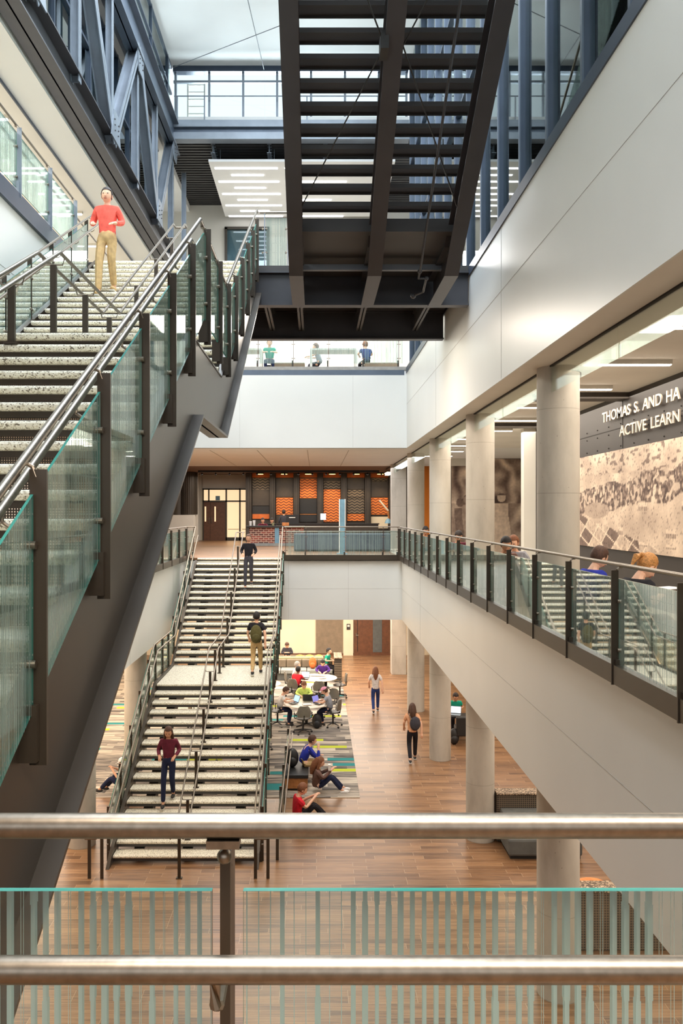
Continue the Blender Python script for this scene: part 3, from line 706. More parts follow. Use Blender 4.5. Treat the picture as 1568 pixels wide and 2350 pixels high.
g.box(-6.42, -3.87, 46.68, 46.8, 8.34, 8.42); g.box(-6.42, -3.87, 46.68, 46.8, 7.66, 7.74); g.box(-5.1, -3.87, 46.68, 46.8, L2, 5.66)
wn_ = struct('window_7', B(-6.4, -3.87, 46.85, 46.86, L2, 8.4), 'window_warm'); g.obj('window_frame', 'dark_mullion', wn_)
G().box(-5.7, -5.45, 46.84, 46.85, 7.75, 8.0).obj('poster', 'kiosk_blue', wn_)
for x in (-5.0, -4.2): G().box(x, x+.62, 46.835, 46.845, 6.1, 6.14).obj('blind_line', 'cream_wall', wn_)
# ground floor back wall
struct('trim_9', B(-.02, 1.30, 40.93, 41, 0, 3.36), 'brown_panel'); struct('trim_10', B(1.34, 1.82, 40.85, 41, 0, 3.36), 'cream_wall')
struct('baseboard_back', B(-6, 3.9, 40.9, 40.93, 0, .1), 'door_wood')
d = door('door_2', 1.86, 3.65, 40.98, 0, 3.1, False, [(2.8, 3.25, .15, 3.0)], [])
G().box(2.02, 2.04, 40.90, 40.92, .2, 2.6).obj('door_pull', 'black_plastic', d)
g = G().box(1.95, 2.0, 40.88, 40.93, .95, 1.1); g.tube([(1.97, 40.86, 1.0), (2.1, 40.86, 1.0)], .012, 6); g.obj('door_handle', 'stainless', d)
s_ = tag(B(1.5, 1.68, 40.82, 40.85, 1.28, 1.56).obj('room_sign', 'wall_grey'), 'small grey room sign on the cream pillar beside the brown door', 'sign')
B(1.53, 1.65, 40.81, 40.82, 1.42, 1.52).obj('sign_plate', 'white_paint', s_)
struct('trim_11', B(-3.2, -3.1, 40.9, 41, 0, 3.36), 'brown_panel'); struct('trim_12', B(-5.4, -4.3, 40.9, 41, 0, 3.36), 'brown_panel')
struct('trim_13', B(4.9, 5.25, 38.0, 38.1, L2, 9.2), 'orange_wall'); struct('trim_14', B(4.5, 4.9, 38.0, 38.1, L2, 9.2), 'wall_grey'); struct('wall_right', B(3.92, 4.5, 38.0, 38.1, L2, 9.2), 'cafe_dark')
# carpet
tag(G().box(-9, 1.08, 20.45, 36.3, .001, .012).obj('carpet', 'carpet_plank'), 'plank carpet in greys with teal and lime bars under the study tables', 'carpet')
# ribbed brown drum and screen at the far left of level two
t = thing('metal_clad_drum', 'dark ribbed metal drum hanging beside the far double door', 'cladding', (-6.6, 44, 7.0))
g = G(); n = 40
g.lathe((-6.75, 44, 0), [(.42, 6.95), (.42, 9.18)], 24); g.lathe((-7.4, 44.2, 0), [(.5, 6.95), (.5, 9.18)], 24); g.obj('drum', 'bronze_steel', t, smooth=True)
g = G()
for k in range(24):
    a = 2*PI*k/24; g.tube([(-6.75+.43*math.cos(a), 44+.43*math.sin(a), 6.96), (-6.75+.43*math.cos(a), 44+.43*math.sin(a), 9.19)], .02, 6)
g.obj('ribs', 'bronze_steel', t)
G().box(-8.2, -7.85, 43.5, 43.6, 6.95, 8.3).obj('coloured_screen', 'kiosk_blue', t)
struct('wall_left', B(-8.6, -6.4, 44.75, 44.9, L2, 9.2), 'white_paint')
struct('trim_15', B(-8.6, -6.42, 43.4, 44.7, L2, 6.93), 'white_paint')

# ---------------------------------------------------------------- cafe front
t = thing('cafe_screen_wall', 'dark cafe wall of tall bays with orange and black lattice panels', 'wall panel', (.3, 45, L2))
def Z(zz): return 7.04-(1050+zz/4.126-1177)*45/1900
bx0 = -3.9
G().box(-3.85, 4.2, 45.1, 45.3, L2, 9.2).obj('backing', 'cafe_dark', t)
for k in range(7):
    x = -3.66+1.29*k; g = G().box(x-.15, x+.15, 44.75, 45.1, L2, 9.18); g.box(x-.05, x+.05, 44.68, 44.76, L2, 9.18); g.obj('pilaster', 'cafe_dark', t)
bays = [[('lattice_dark', 195, 305), ('cafe_dark', 305, 455), ('black_plastic', 460, 535), ('cafe_orange', 535, 580)],
        [('cafe_dark', 200, 375), ('lattice_orange', 380, 540), ('cafe_dark', 545, 650)],
        [('lattice_orange', 200, 385), ('black_plastic', 390, 530), ('bench_wood', 534, 541), ('black_plastic', 545, 610)],
        [('lattice_dark', 225, 298), ('lattice_orange', 302, 610)],
        [('cafe_dark', 195, 300), ('lattice_dark', 305, 380), ('lattice_dark', 385, 530), ('lattice_orange', 535, 600)],
        [('lattice_dark', 195, 225), ('cafe_dark', 228, 375), ('lattice_orange', 380, 540), ('cream_wall', 560, 670)]]
for k, b in enumerate(bays):
    xc = -3.01+1.29*k
    G().box(xc-.48, xc+.48, 45.02, 45.1, Z(190), Z(150)).obj('lit_transom', 'cafe_orange', t)
    for m_, a, c in b: G().box(xc-.46, xc+.46, 45.0, 45.08, Z(c), Z(a)).obj('lattice_panel' if 'lattice' in m_ else 'blank_panel', m_, t)
for k in range(6):
    x = -3.01+1.29*k
    th = thing('downlight', ['small warm ceiling spot over the leftmost cafe bay', 'small warm ceiling spot over the second cafe bay from the left', 'small warm ceiling spot over the third cafe bay from the left',
        'small warm ceiling spot over the fourth cafe bay, behind the blue totem', 'small warm ceiling spot over the fifth cafe bay from the left', 'small warm ceiling spot over the cafe bay nearest the concrete pier'][k], 'light', (x, 44.4, 9.18), 0, 'ceiling spots of the cafe')
    G().lathe((x, 44.4, 9.12), [(.2, 0), (.2, .08)], 16).obj('housing', 'black_plastic', th); G().lathe((x, 44.4, 9.105), [(.17, 0), (.17, .015)], 16).obj('lens', 'lamp_warm', th)
    l = bpy.data.lights.new('spot', 'SPOT'); l.energy = 90; l.color = (1, .72, .42); l.spot_size = 1.5; l.spot_blend = .6; l.shadow_soft_size = .1
    o = bpy.data.objects.new('spot', l); COL.objects.link(o); o.location = (x, 44.3, 9.05); o.rotation_euler = (.12, 0, 0)
tr = thing('track_light', 'black ceiling track with small spots in front of the cafe bays', 'light', (0, 42, 9.1))
G().box(-6, 3.2, 42, 42.04, 9.1, 9.2).obj('track', 'black_plastic', tr)
for k in range(14):
    x = -5.8+.7*k; g = G().tube([(x, 42.02, 9.1), (x, 42.0, 9.02)], .012, 6).tube([(x, 42.03, 9.03), (x, 41.93, 8.97)], .045, 8); g.obj('spot_head', 'black_plastic', tr)
# brick bar
t = thing('brick_bar', 'red brick cafe bar with a black top at the head of the stair', 'counter', (-2, 39, L2))
G().box(-3.25, -.6, 39.0, 39.9, 5.6, 6.36).obj('brick_front', 'brick', t); G().box(-3.3, -.55, 38.85, 39.95, 6.36, 6.43).obj('counter_top', 'black_plastic', t)
G().box(-3.3, -.6, 38.9, 39.9, L2, 5.62).obj('plinth', 'sofa_light', t); G().box(-1.95, -1.75, 38.94, 39.0, 5.6, 6.36).obj('post', 'kiosk_blue', t)
G().box(-3.28, -3.16, 38.93, 39.0, 5.6, 6.36).obj('post', 'cafe_dark', t)
t = thing('service_counter', 'long dark service counter in front of the cafe bays', 'counter', (.8, 43, L2))
G().box(-2.5, 3.2, 42.6, 43.4, L2, 6.45).obj('body', 'cafe_dark', t); G().box(-2.55, 3.25, 42.55, 43.45, 6.45, 6.5).obj('counter_top', 'black_plastic', t)
t = thing('till_screen', 'black box with a pale strip standing behind the brick bar', 'till', (-1.2, 42.8, 6.5))
G().box(-1.55, -.9, 42.65, 43, 6.5, 6.95).obj('body', 'black_plastic', t); G().box(-1.4, -1.08, 42.62, 42.66, 6.78, 6.82).obj('strip', 'paper', t)
t = thing('menu_screen', 'small glowing white screen in the orange cafe bay', 'screen', (.4, 43, 6.5))
G().box(.22, .5, 42.9, 42.95, 6.68, 7.0).obj('screen', 'screen_white', t); G().box(.33, .38, 42.92, 42.95, 6.5, 6.68).obj('stand', 'black_plastic', t)
for i, (x, h, m_, lb) in enumerate(((-3.12, .22, 'paper', 'white cup at the left end of the brick bar'), (-2.95, .26, 'paper', 'tall white container beside the white cup on the brick bar'), (-2.05, .14, 'lime_top', 'pale green paper cup on the brick bar beside the seated people'))):
    tag(G().lathe((x, 39.3, 6.43), [(.05, 0), (.07, h)], 14).obj('cup', m_, smooth=True), lb, 'cup')
tag(B(-1.62, -1.3, 39.2, 39.5, 6.43, 6.58).obj('cardboard_box', 'cushion_orange'), 'small tan box on the brick bar beside the railing head', 'box')
t = thing('information_totem', 'slim pale blue totem standing behind the glass railing by the cafe', 'totem', (.98, 31.2, L2))
G().box(.87, 1.09, 31.1, 31.3, 5.52, 7.55).obj('panel', 'kiosk_blue', t); G().box(.86, .885, 31.08, 31.32, 5.5, 7.56).obj('edge', 'paper', t)
G().box(1.075, 1.10, 31.08, 31.32, 5.5, 7.56).obj('edge', 'paper', t); G().box(.78, 1.18, 31.0, 31.4, L2, 5.52).obj('foot', 'kiosk_blue', t)
t = thing('arm_lamp', 'pale jointed arm lamp in front of the last orange cafe bay', 'lamp', (3.7, 43, 6.5))
G().lathe((3.75, 43, 6.5), [(.2, 0), (.15, .15), (.05, .25)], 14).obj('base', 'kiosk_blue', t, smooth=True)
G().tube([(3.78, 43, 6.7), (3.74, 43, 7.15)], .05, 8).obj('lower_arm', 'bench_wood', t); G().tube([(3.74, 43, 7.15), (3.28, 43, 7.7)], .045, 8).obj('upper_arm', 'cream_wall', t)
t = thing('lounge_sofa', 'low blue-grey sofa row behind the glass railing by the cafe', 'sofa', (1, 34, L2))
g = G().box(-.9, 3.0, 33.5, 34.3, L2, L2+.45); g.obj('seat', 'sofa_grey', t, bevel=.04); G().box(-.9, 3.0, 33.3, 33.55, L2+.05, L2+.72).obj('backrest', 'blue_steel', t, bevel=.04)

# ---------------------------------------------------------------- lettered wall with photo murals
struct('wall_right', B(5.5, 5.7, 4, 19, L2, 9.16), 'wall_grey')
g = G()
for y in (5.6, 8.9, 12.2, 14.85, 17.5): g.box(5.494, 5.5, y-.006, y+.006, 8.2, 9.14)
for z in (8.575,): g.box(5.494, 5.5, 4, 19, z-.006, z+.006)
struct('trim_16', g, 'dark_joint')
g = G()
for y in [4.4+.62*k for k in range(24)]:
    for z in (8.50, 8.65, 8.25): g.ball((5.497, y, z), .014, 6, 4)
struct('trim_17', g, 'dark_joint')
def letters(word, y_start, z, width, label, size=.262):
    th = thing('wall_lettering', label, 'sign', (5.47, y_start, z))
    cu = bpy.data.curves.new('lettering', 'FONT'); cu.body = word; cu.size = size; cu.extrude = .012; cu.offset = .003; cu.space_word = 1.5
    tmp = bpy.data.objects.new('tmp', cu); COL.objects.link(tmp)
    me = bpy.data.meshes.new_from_object(tmp.evaluated_get(bpy.context.evaluated_depsgraph_get())); bpy.data.objects.remove(tmp)
    xs = [v.co.x for v in me.vertices]; k = width/(max(xs)-min(xs))
    for v in me.vertices: x, y, zz = v.co; v.co = (-zz-.03, -x*k, y)
    # one mesh per letter: loose islands sorted along the wall
    bm = bmesh.new(); bm.from_mesh(me); bm.verts.ensure_lookup_table(); seen = set(); isl = []
    for v in bm.verts:
        if v.index in seen: continue
        st = [v]; comp = []; seen.add(v.index)
        while st:
            a = st.pop(); comp.append(a)
            for e in a.link_edges:
                b = e.other_vert(a)
                if b.index not in seen: seen.add(b.index); st.append(b)
        isl.append(comp)
    for comp in isl:
        idx = {v.index: i for i, v in enumerate(comp)}; fs = {f for v in comp for f in v.link_faces}
        m2 = bpy.data.meshes.new('letter'); m2.from_pydata([v.co[:] for v in comp], [], [[idx[v.index] for v in f.verts] for f in fs]); m2.materials.append(MATS['stainless_matt'])
        o = bpy.data.objects.new('letter', m2); COL.objects.link(o); o.parent = th
    bm.free()
m = plain('stainless_matt', (212, 200, 182), .35, .6, .01, 3)
letters('THOMAS S. AND HA', 15.72, 8.75, 3.35, 'upper line of raised metal lettering reading THOMAS S. AND HA')
letters('ACTIVE LEARN', 14.82, 8.41, 2.45, 'lower line of raised metal lettering reading ACTIVE LEARN')
from mathutils import noise as MN
def sepia(v):
    v = max(0, min(1, v)); a = (70, 50, 44); b = (242, 220, 196)
    return tuple(lin(tuple(a[i]+(b[i]-a[i])*v for i in range(3))))+(1,)
def picture(name, label, nu, nv, place, shade):
    vs = [place(i/nu, j/nv) for j in range(nv+1) for i in range(nu+1)]
    fs = [(j*(nu+1)+i, j*(nu+1)+i+1, (j+1)*(nu+1)+i+1, (j+1)*(nu+1)+i) for j in range(nv) for i in range(nu)]
    me = bpy.data.meshes.new(name); me.from_pydata(vs, [], fs); ca = me.color_attributes.new('tone', 'FLOAT_COLOR', 'POINT')
    ca.data.foreach_set('color', [c for j in range(nv+1) for i in range(nu+1) for c in sepia(shade(i/nu, j/nv))])
    me.materials.append(MATS['photo_print']); o = bpy.data.objects.new(name, me); COL.objects.link(o)
    return tag(o, label, 'mural')
m = N('photo_print'); at = m.n('ShaderNodeVertexColor'); at.layer_name = 'tone'; m.base(at.outputs[0]); m.set(Roughness=.55)
def nz(x, y, s=1): return MN.noise(Vector((x*s, y*s, 3.7)))
def aerial(u, v):
    x, y = u*7.2, v*1.81     # metres, y up
    if y > 1.45-.1*x*.2: b = .82+.25*nz(x, y*2, 1.6)-(.45 if nz(x, y*2.4, 6) > .32 else 0)
    else: b = .78+.2*nz(x, y, 2.5)
    band = .88+.06*x+.12*nz(x, 0, 1.2)
    if abs(y-band) < .26-.02*x*.3+.09*nz(x+7, y, 2.):
        if nz(x, y, 11) > -.12: b = .24+.6*nz(x, y, 17)
    if (x-1.25)**2/.5+(y-.72)**2/.025 < 1: b = .62+.06*nz(x, y, 4)
    # ploughed fields and roads on the diagonal
    p, q = (x*.42+y*1.25), (x*.66-y*.95+.08*nz(x, y, .8))
    if y < .62-.12*x+.1*nz(x,y,1) and x < 4.2:
        if (p % .36) < .035 or (q % .46) < .035: b = .93
        elif MN.noise(Vector((math.floor(p/.36)*3.1, math.floor(q/.46)*2.7, 1))) > -.02 and x < 3.4: b = .27+.08*nz(x, y, 9)
        else: b = .74+.2*nz(x, y, 12)
    if x > 2.4 and .1 < y < .85:
        cx, cy = math.floor(x/.55), math.floor(y/.22); r = MN.noise(Vector((cx*1.7, cy*2.3, 9)))
        fx, fy = (x/.55) % 1, (y/.22) % 1
        if r > 0 and .15 < fx < .8 and .2 < fy < .85: b = .9 if fy > .55 else (.45 if (fx*14) % 2 < 1 else .7)
    if nz(x, y, 26) > .42: b -= .3
    return b+.08*nz(x, y, 34)
picture('aerial_photo_mural', 'long sepia aerial photograph of fields and trees under the metal lettering', 300, 76, lambda u, v: (5.47, 17.42-u*7.2, 6.37+v*1.81), aerial)
def workers(u, v):
    x, y = u*2.75, v*3.6
    b = .52+.38*nz(x, y, 2.2)+.3*math.sin(8*math.hypot(x-1.5, y-2.7)+3*nz(x, y, 2))*(1 if y > 1.9 else .3)
    def fig(cx, w, h, t):
        nonlocal b
        if y < h*.86 and abs(x-cx-.05*math.sin(y*3)) < w*(1-.25*abs(y-h*.45)/h): b = t+.1*nz(x, y, 6)
        if math.hypot(x-cx, (y-h*.96)*1) < .17: b = t-.05 if y < h else .2
    fig(.35, .2, 2.0, .3); fig(.62, .17, 2.15, .55); fig(1.45, .24, 2.1, .62); fig(1.95, .33, 2.2, .86)
    return b+.1*nz(x, y, 14)
picture('figure_photo_mural', 'sepia photo mural of standing figures on the wall behind the columns', 110, 140, lambda u, v: (5.28+u*2.75, 32.3, L2+v*3.66), workers)
struct('wall_right', B(5.26, 9, 32.32, 32.5, L2, 9.16), 'wall_grey'); struct('trim_18', B(5.27, 5.95, 32.2, 32.3, 8.87, 9.16), 'white_paint')
struct('trim_19', B(5.53, 5.75, 20.6, 21.2, L2, 9.16), 'cafe_dark')

# smoke baffle under the right soffit and the ceiling strip lights
t = thing('smoke_baffle', 'clear glass strip hanging below the right soffit between the columns', 'glass baffle', (3.38, 15, 8.77))
for k in range(-2, 10):
    y = 12.15+2.885*k; G().box(3.374, 3.386, y+.01, y+2.875, 8.77, 9.15).obj('glass_panel', 'baffle_glass', t)
G().box(3.36, 3.40, 4, 40, 9.14, 9.165).obj('shoe', 'dark_joint', t)
lt = None
for k, y in enumerate((9.2, 11.5, 13.8, 16.2, 18.5, 20.8, 23.1, 25.4, 27.7, 30.0)):
    lb = ['strip light in the right ceiling nearest the viewer', 'bright ceiling strip light left above the metal lettering', 'ceiling strip light just right of the nearest upper column', 'ceiling strip light between the nearest and second upper columns, nearer one',
          'ceiling strip light just right of the second upper column', 'ceiling strip light above the white square pillar', 'seventh strip light along the right ceiling, past the white pillar', 'eighth strip light along the right ceiling, between second and third columns',
          'ninth strip light along the right ceiling, near the figure mural', 'farthest strip light along the right ceiling'][k]
    if lt is None:
        lt = thing('strip_light', lb, 'light', (4.43, y, 9.16), 0, 'ceiling strip lights over the right balcony')
        G().box(3.93, 4.93, y-.05, y+.05, 9.10, 9.16).obj('housing', 'white_paint', lt); G().box(3.94, 4.92, y-.04, y+.04, 9.085, 9.10).obj('diffuser', 'lamp_white', lt)
    else: dup(lt, (4.43, y, 9.16), 0, lb)
struct('trim_20', B(3.9, 5.5, 14.55, 14.95, 9.05, 9.165), 'cafe_dark'); struct('trim_21', B(3.9, 5.5, 19.5, 19.7, 9.05, 9.165), 'cafe_dark')

# hanging light panel in the high back bay
t = thing('hanging_light_panel', 'large white ceiling raft with strip lights hung under the dark deck', 'light panel', (-1.3, 30, 18.6))
G().prism([(-3.55, 27.25), (2.6, 27.25), (2.6, 32.3), (-3.55, 32.3)], 'z', 18.6, 18.68).obj('raft', 'white_ceiling', t)
for k in range(9):
    y = 27.75+.56*k; w_ = 1.05 if k % 2 == 0 else .55
    for xc in (-2.35, .0): G().box(xc-w_, xc+w_, y-.045, y+.045, 18.575, 18.6).obj('strip', 'lamp_cool', t)
for x in (-3.2, -1.4): G().tube([(x, 27.6, 18.68), (x, 27.6, 19.16)], .01, 6).obj('hanger', 'pale_steel', t)
# strips seen through the left glazing and level three walkway
lt = None
for k in range(8):
    y = 6+2.6*k; lb = f'{["nearest", "second", "third", "fourth", "fifth", "sixth", "seventh", "farthest"][k]} ceiling strip light over the upper left walkway'
    if lt is None:
        lt = thing('strip_light', lb, 'light', (-6.8, y, 14.9), 0, 'ceiling strip lights over the upper left walkway')
        G().box(-7.5, -6.1, y-.05, y+.05, 14.84, 14.9).obj('housing', 'white_paint', lt); G().box(-7.48, -6.12, y-.04, y+.04, 14.82, 14.84).obj('diffuser', 'lamp_cool', lt)
    else: dup(lt, (-6.8, y, 14.9), 0, lb)
# ---------------------------------------------------------------- furniture
def task_chair():
    t = thing('task_chair', 'x', 'chair', (0, 0, 0))
    g = G().lathe((0, .02, .45), [(.19, 0), (.235, .02), (.24, .045), (.2, .06)], 20); g.obj('seat', 'charcoal_plastic', t, smooth=True, local=True)
    g = G(); n = 8
    vs = []
    for j in range(7):
        v = j/6; hw = .225*(.80+.2*math.sin(PI*min(1, v*1.2+.1)))*(1 if v < .85 else 1-.35*(v-.85)/.15)
        for i in range(n+1):
            u = -1+2*i/n; vs.append((u*hw, -.235+.05*u*u-.03*v, .56+.36*v))
    b = len(vs); vs += [(x, y-.03, z) for x, y, z in vs]; W = n+1; fs = []
    for j in range(6):
        for i in range(n): fs += [(j*W+i, j*W+i+1, (j+1)*W+i+1, (j+1)*W+i), (b+j*W+i, b+(j+1)*W+i, b+(j+1)*W+i+1, b+j*W+i+1)]
    for i in range(n): fs += [(i, b+i, b+i+1, i+1), (6*W+i, 6*W+i+1, b+6*W+i+1, b+6*W+i)]
    for j in range(6): fs += [(j*W, (j+1)*W, b+(j+1)*W, b+j*W), (j*W+n, b+j*W+n, b+(j+1)*W+n, (j+1)*W+n)]
    g.add(vs, fs); g.obj('backrest', 'chair_grey', t, smooth=True, local=True)
    g = G().tube([(0, -.1, .45), (0, -.24, .47), (0, -.27, .62)], .02, 8); g.obj('back_stem', 'black_plastic', t, local=True)
    for s in (-1, 1): G().tube([(s*.2, .0, .47), (s*.28, -.02, .5), (s*.285, -.03, .66), (s*.27, .16, .67)], .016, 8).obj('armrest', 'black_plastic', t, local=True)
    G().tube([(0, 0, .1), (0, 0, .46)], .03, 10).obj('pole', 'black_plastic', t, local=True)
    for k in range(5):
        a = 2*PI*k/5+.3; x, y = math.cos(a), math.sin(a)
        l = G().tube([(0, 0, .13), (.3*x, .3*y, .09)], [.026, .015], 8).obj('leg', 'black_plastic', t, local=True)
        G().tube([(.3*x-.02*y, .3*y+.02*x, .032), (.3*x+.02*y, .3*y-.02*x, .032)], .032, 10).obj('caster', 'black_plastic', l, local=True)
    return t
ch0 = task_chair(); used = [False]
def chair(x, y, face, label, group='swivel chairs round the study tables'):
    """face: angle the sitter looks, 0 = away from the viewer (+y)"""
    if not used[0]: used[0] = True; ch0.location = (x, y, .012); ch0.rotation_euler = (0, 0, face); ch0['label'] = label; ch0['group'] = group; return ch0
    return dup(ch0, (x, y, .012), face, label, group)
def round_table(x, y, r, label, mat='table_top', h=.74):
    t = thing('round_table', label, 'table', (x, y, .012))
    G().lathe((x, y, h-.03), [(r-.02, 0), (r, .008), (r, .025), (r-.008, .03)], 48).obj('table_top', mat, t, smooth=True)
    G().tube([(x, y, .04), (x, y, h-.03)], .05, 14).obj('column', 'black_plastic', t)
    for k in range(4):
        a = PI/4+k*PI/2; G().tube([(x, y, .06), (x+.45*math.cos(a), y+.45*math.sin(a), .03)], [.03, .018], 8).obj('leg', 'black_plastic', t)
    return t
round_table(-.33, 27.45, .76, 'nearer round study table with three open laptops on it')
round_table(.02, 31.7, .78, 'farther round study table with papers spread on it')
chair(-.42, 26.4, .15, 'empty grey swivel chair in front of the nearer round table')
chair(.55, 27.25, 1.25, 'grey swivel chair under the person in grey shirt and pink cap')
chair(-1.28, 27.35, -1.35, 'swivel chair under the person in white shirt at the nearer table')
chair(-.42, 28.75, PI, 'swivel chair under the person in lime jacket')
chair(.48, 28.6, 2.4, 'empty swivel chair behind the person in pink cap')
chair(.12, 30.3, -.1, 'empty grey swivel chair between the two round tables')
chair(-.78, 30.7, -.5, 'grey swivel chair under the person in red shirt at the farther table')
chair(-.95, 31.9, -1.4, 'swivel chair under the grey-haired person at the farther table')
chair(.28, 32.9, PI-.1, 'swivel chair under the person with purple sleeves')
chair(.9, 31.5, 1.6, 'empty swivel chair right of the farther round table')
# tables and chairs glimpsed under the stair
round_table(-2.3, 24.0, .6, 'yellow-topped round table under the landing of the lower stair', 'table_orange')
round_table(-3.2, 27.4, .6, 'pale round table seen through the upper treads of the lower stair')
round_table(-2.0, 30.6, .7, 'pale round table behind the top flight of the lower stair')
chair(-3.0, 23.6, -1.2, 'swivel chair left of the yellow-topped table under the stair', 'swivel chairs under the stair')
chair(-1.6, 24.6, 1.9, 'swivel chair right of the yellow-topped table under the stair', 'swivel chairs under the stair')
chair(-3.9, 27.0, -1.2, 'swivel chair left of the pale table under the stair', 'swivel chairs under the stair')
chair(-2.5, 27.9, 2.0, 'swivel chair right of the pale table under the stair', 'swivel chairs under the stair')
chair(-2.8, 30.4, -1.4, 'swivel chair at the pale table behind the stair', 'swivel chairs under the stair')
def laptop(x, y, z, face, scr, label, tilt=.35):
    t = thing('laptop', label, 'laptop', (x, y, z), face)
    G().box(-.17, .17, -.12, .12, 0, .018).obj('keyboard_base', 'laptop_shell', t, local=True)
    c, s = math.cos(tilt), math.sin(tilt)
    g = G().add([(a, -.0+.12+s*h, .018+c*h) for h in (0, .23) for a in (-.17, .17)]+[(a, .128+s*h, .018+c*h-.004) for h in (0, .23) for a in (-.17, .17)],
                [(0, 1, 3, 2), (5, 4, 6, 7), (0, 4, 5, 1), (2, 3, 7, 6), (0, 2, 6, 4), (1, 5, 7, 3)]); lid = g.obj('lid', 'black_shell', t, local=True)
    G().add([(a, .1195+s*h, .020+c*h) for h in (.015, .215) for a in (-.155, .155)], [(0, 1, 3, 2)]).obj('screen', scr, lid, local=True)
    return t
laptop(-.78, 27.35, .765, -1.0, 'screen_blue', 'open laptop in front of the person in white shirt')
laptop(-.28, 27.75, .765, PI, 'screen_white', 'open grey laptop turned away, in front of the person in lime jacket')
laptop(.1, 27.3, .765, .9, 'screen_violet', 'open laptop with violet screen before the person in pink cap')
laptop(-.45, 31.35, .765, -.25, 'screen_white', 'open laptop with bright screen before the person in red shirt')
def paper(x, y, z, w_, h_, rot, label, mat='paper', group='loose papers'):
    c, s = math.cos(rot), math.sin(rot); vs = []
    for zz in (0, .006):
        for a, b in ((-1, -1), (1, -1), (1, 1), (-1, 1)): vs.append((x+a*w_/2*c-b*h_/2*s, y+a*w_/2*s+b*h_/2*c, z+zz))
    return tag(G().add(vs, [(0, 3, 2, 1), (4, 5, 6, 7), (0, 1, 5, 4), (1, 2, 6, 5), (2, 3, 7, 6), (3, 0, 4, 7)]).obj('paper_sheet', mat), label, 'paper', group)
paper(-.3, 27.15, .765, .3, .22, .2, 'loose sheet at the near side of the nearer round table')
paper(.15, 27.75, .765, .5, .22, -.3, 'open notebook at the right side of the nearer round table')
paper(.05, 32.0, .765, .6, .24, -.2, 'open papers before the person with purple sleeves')
paper(.25, 31.5, .765, .3, .22, .5, 'single sheet at the right side of the farther round table')
# low lounge seating at the far end
t = thing('banquette', 'long grey banquette with brown back cushions facing the round tables', 'sofa', (-.9, 35, 0))
G().box(-2.6, .72, 34.75, 35.5, .02, .30).obj('base', 'sofa_grey', t)
for k in range(3): G().box(-2.6+1.1*k+.01, -1.5+1.1*k-.01, 34.65, 35.3, .30, .46).obj('seat_cushion', 'sofa_light', t, bevel=.03)
for k in range(5): G().box(-2.6+.66*k+.01, -1.94+.66*k-.01, 35.3, 35.5, .46, .78).obj('back_cushion', 'sofa_brown', t, bevel=.03)
G().box(-2.6, .3, 35.5, 35.85, .0, .83).obj('ledge', 'lime_top', t)
t = thing('slatted_end_unit', 'dark slatted box at the right end of the banquette', 'cabinet', (.92, 34.9, 0))
G().box(.76, 1.06, 34.35, 35.6, 0, 1.0).obj('body', 'cafe_dark', t)
for k in range(11): G().box(.75, 1.07, 34.33, 34.36, .06+.07*k, .095+.07*k).obj('slat', 'sofa_brown', t)
G().box(.74, 1.08, 34.3, 35.62, 1.0, 1.04).obj('top', 'mosaic_top', t)
t = thing('banquette', 'rear bench behind the banquette where yellow cushions lie', 'sofa', (-.9, 37, 0))
G().box(-2.4, .5, 36.6, 37.4, 0, .45).obj('seat', 'sofa_grey', t, bevel=.03); G().box(-2.4, .5, 37.4, 37.6, 0, .6).obj('backrest', 'sofa_brown', t, bevel=.03)
for x, m_, r, lb in ((-.72, 'cushion_orange', .24, 'orange cushion on the rear bench nearest the seated reader'), (-.3, 'cushion_yellow', .22, 'yellow cushion in the middle of the rear bench'), (.12, 'cushion_yellow', .2, 'yellow cushion at the right end of the rear bench')):
    tag(G().ball((x, 36.85, .58), (r, .12, .16), 16, 10).obj('cushion', m_, smooth=True), lb, 'cushion')
# wooden bench by the carpet edge
t = thing('bench', 'low bench with wooden side and black seat pad near the carpet edge', 'bench', (-.5, 21.5, 0))
G().box(-.78, -.22, 20.9, 22.6, .08, .33).obj('body', 'bench_wood', t); G().box(-.8, -.2, 20.88, 22.62, .33, .43).obj('seat_pad', 'black_plastic', t, bevel=.02)
G().box(-.74, -.26, 21.0, 22.5, .0, .08).obj('plinth', 'black_plastic', t)
th = thing('guard_rail', 'low stainless guard rail on the floor between lower stair and bench', 'railing', (-.75, 20, 0))
G().tube([(-1.05, 23.4, 1.0), (-.73, 23.4, 1.0), (-.73, 16.6, 1.0)], .019, 12).obj('top_rail', 'stainless', th, smooth=True)
G().tube([(-.66, 23.2, .86), (-.66, 16.8, .86)], .017, 12).obj('handrail', 'stainless', th, smooth=True)
for y in (16.8, 18.4, 20.0, 21.6, 23.3): G().box(-.82, -.76, y-.02, y+.02, 0, .96).obj('post', 'bronze_steel', th)
for k in range(4): G().box(-.785, -.775, 16.85+1.6*k, 18.35+1.6*k, .1, .9).obj('glass_panel', 'glass_y', th)
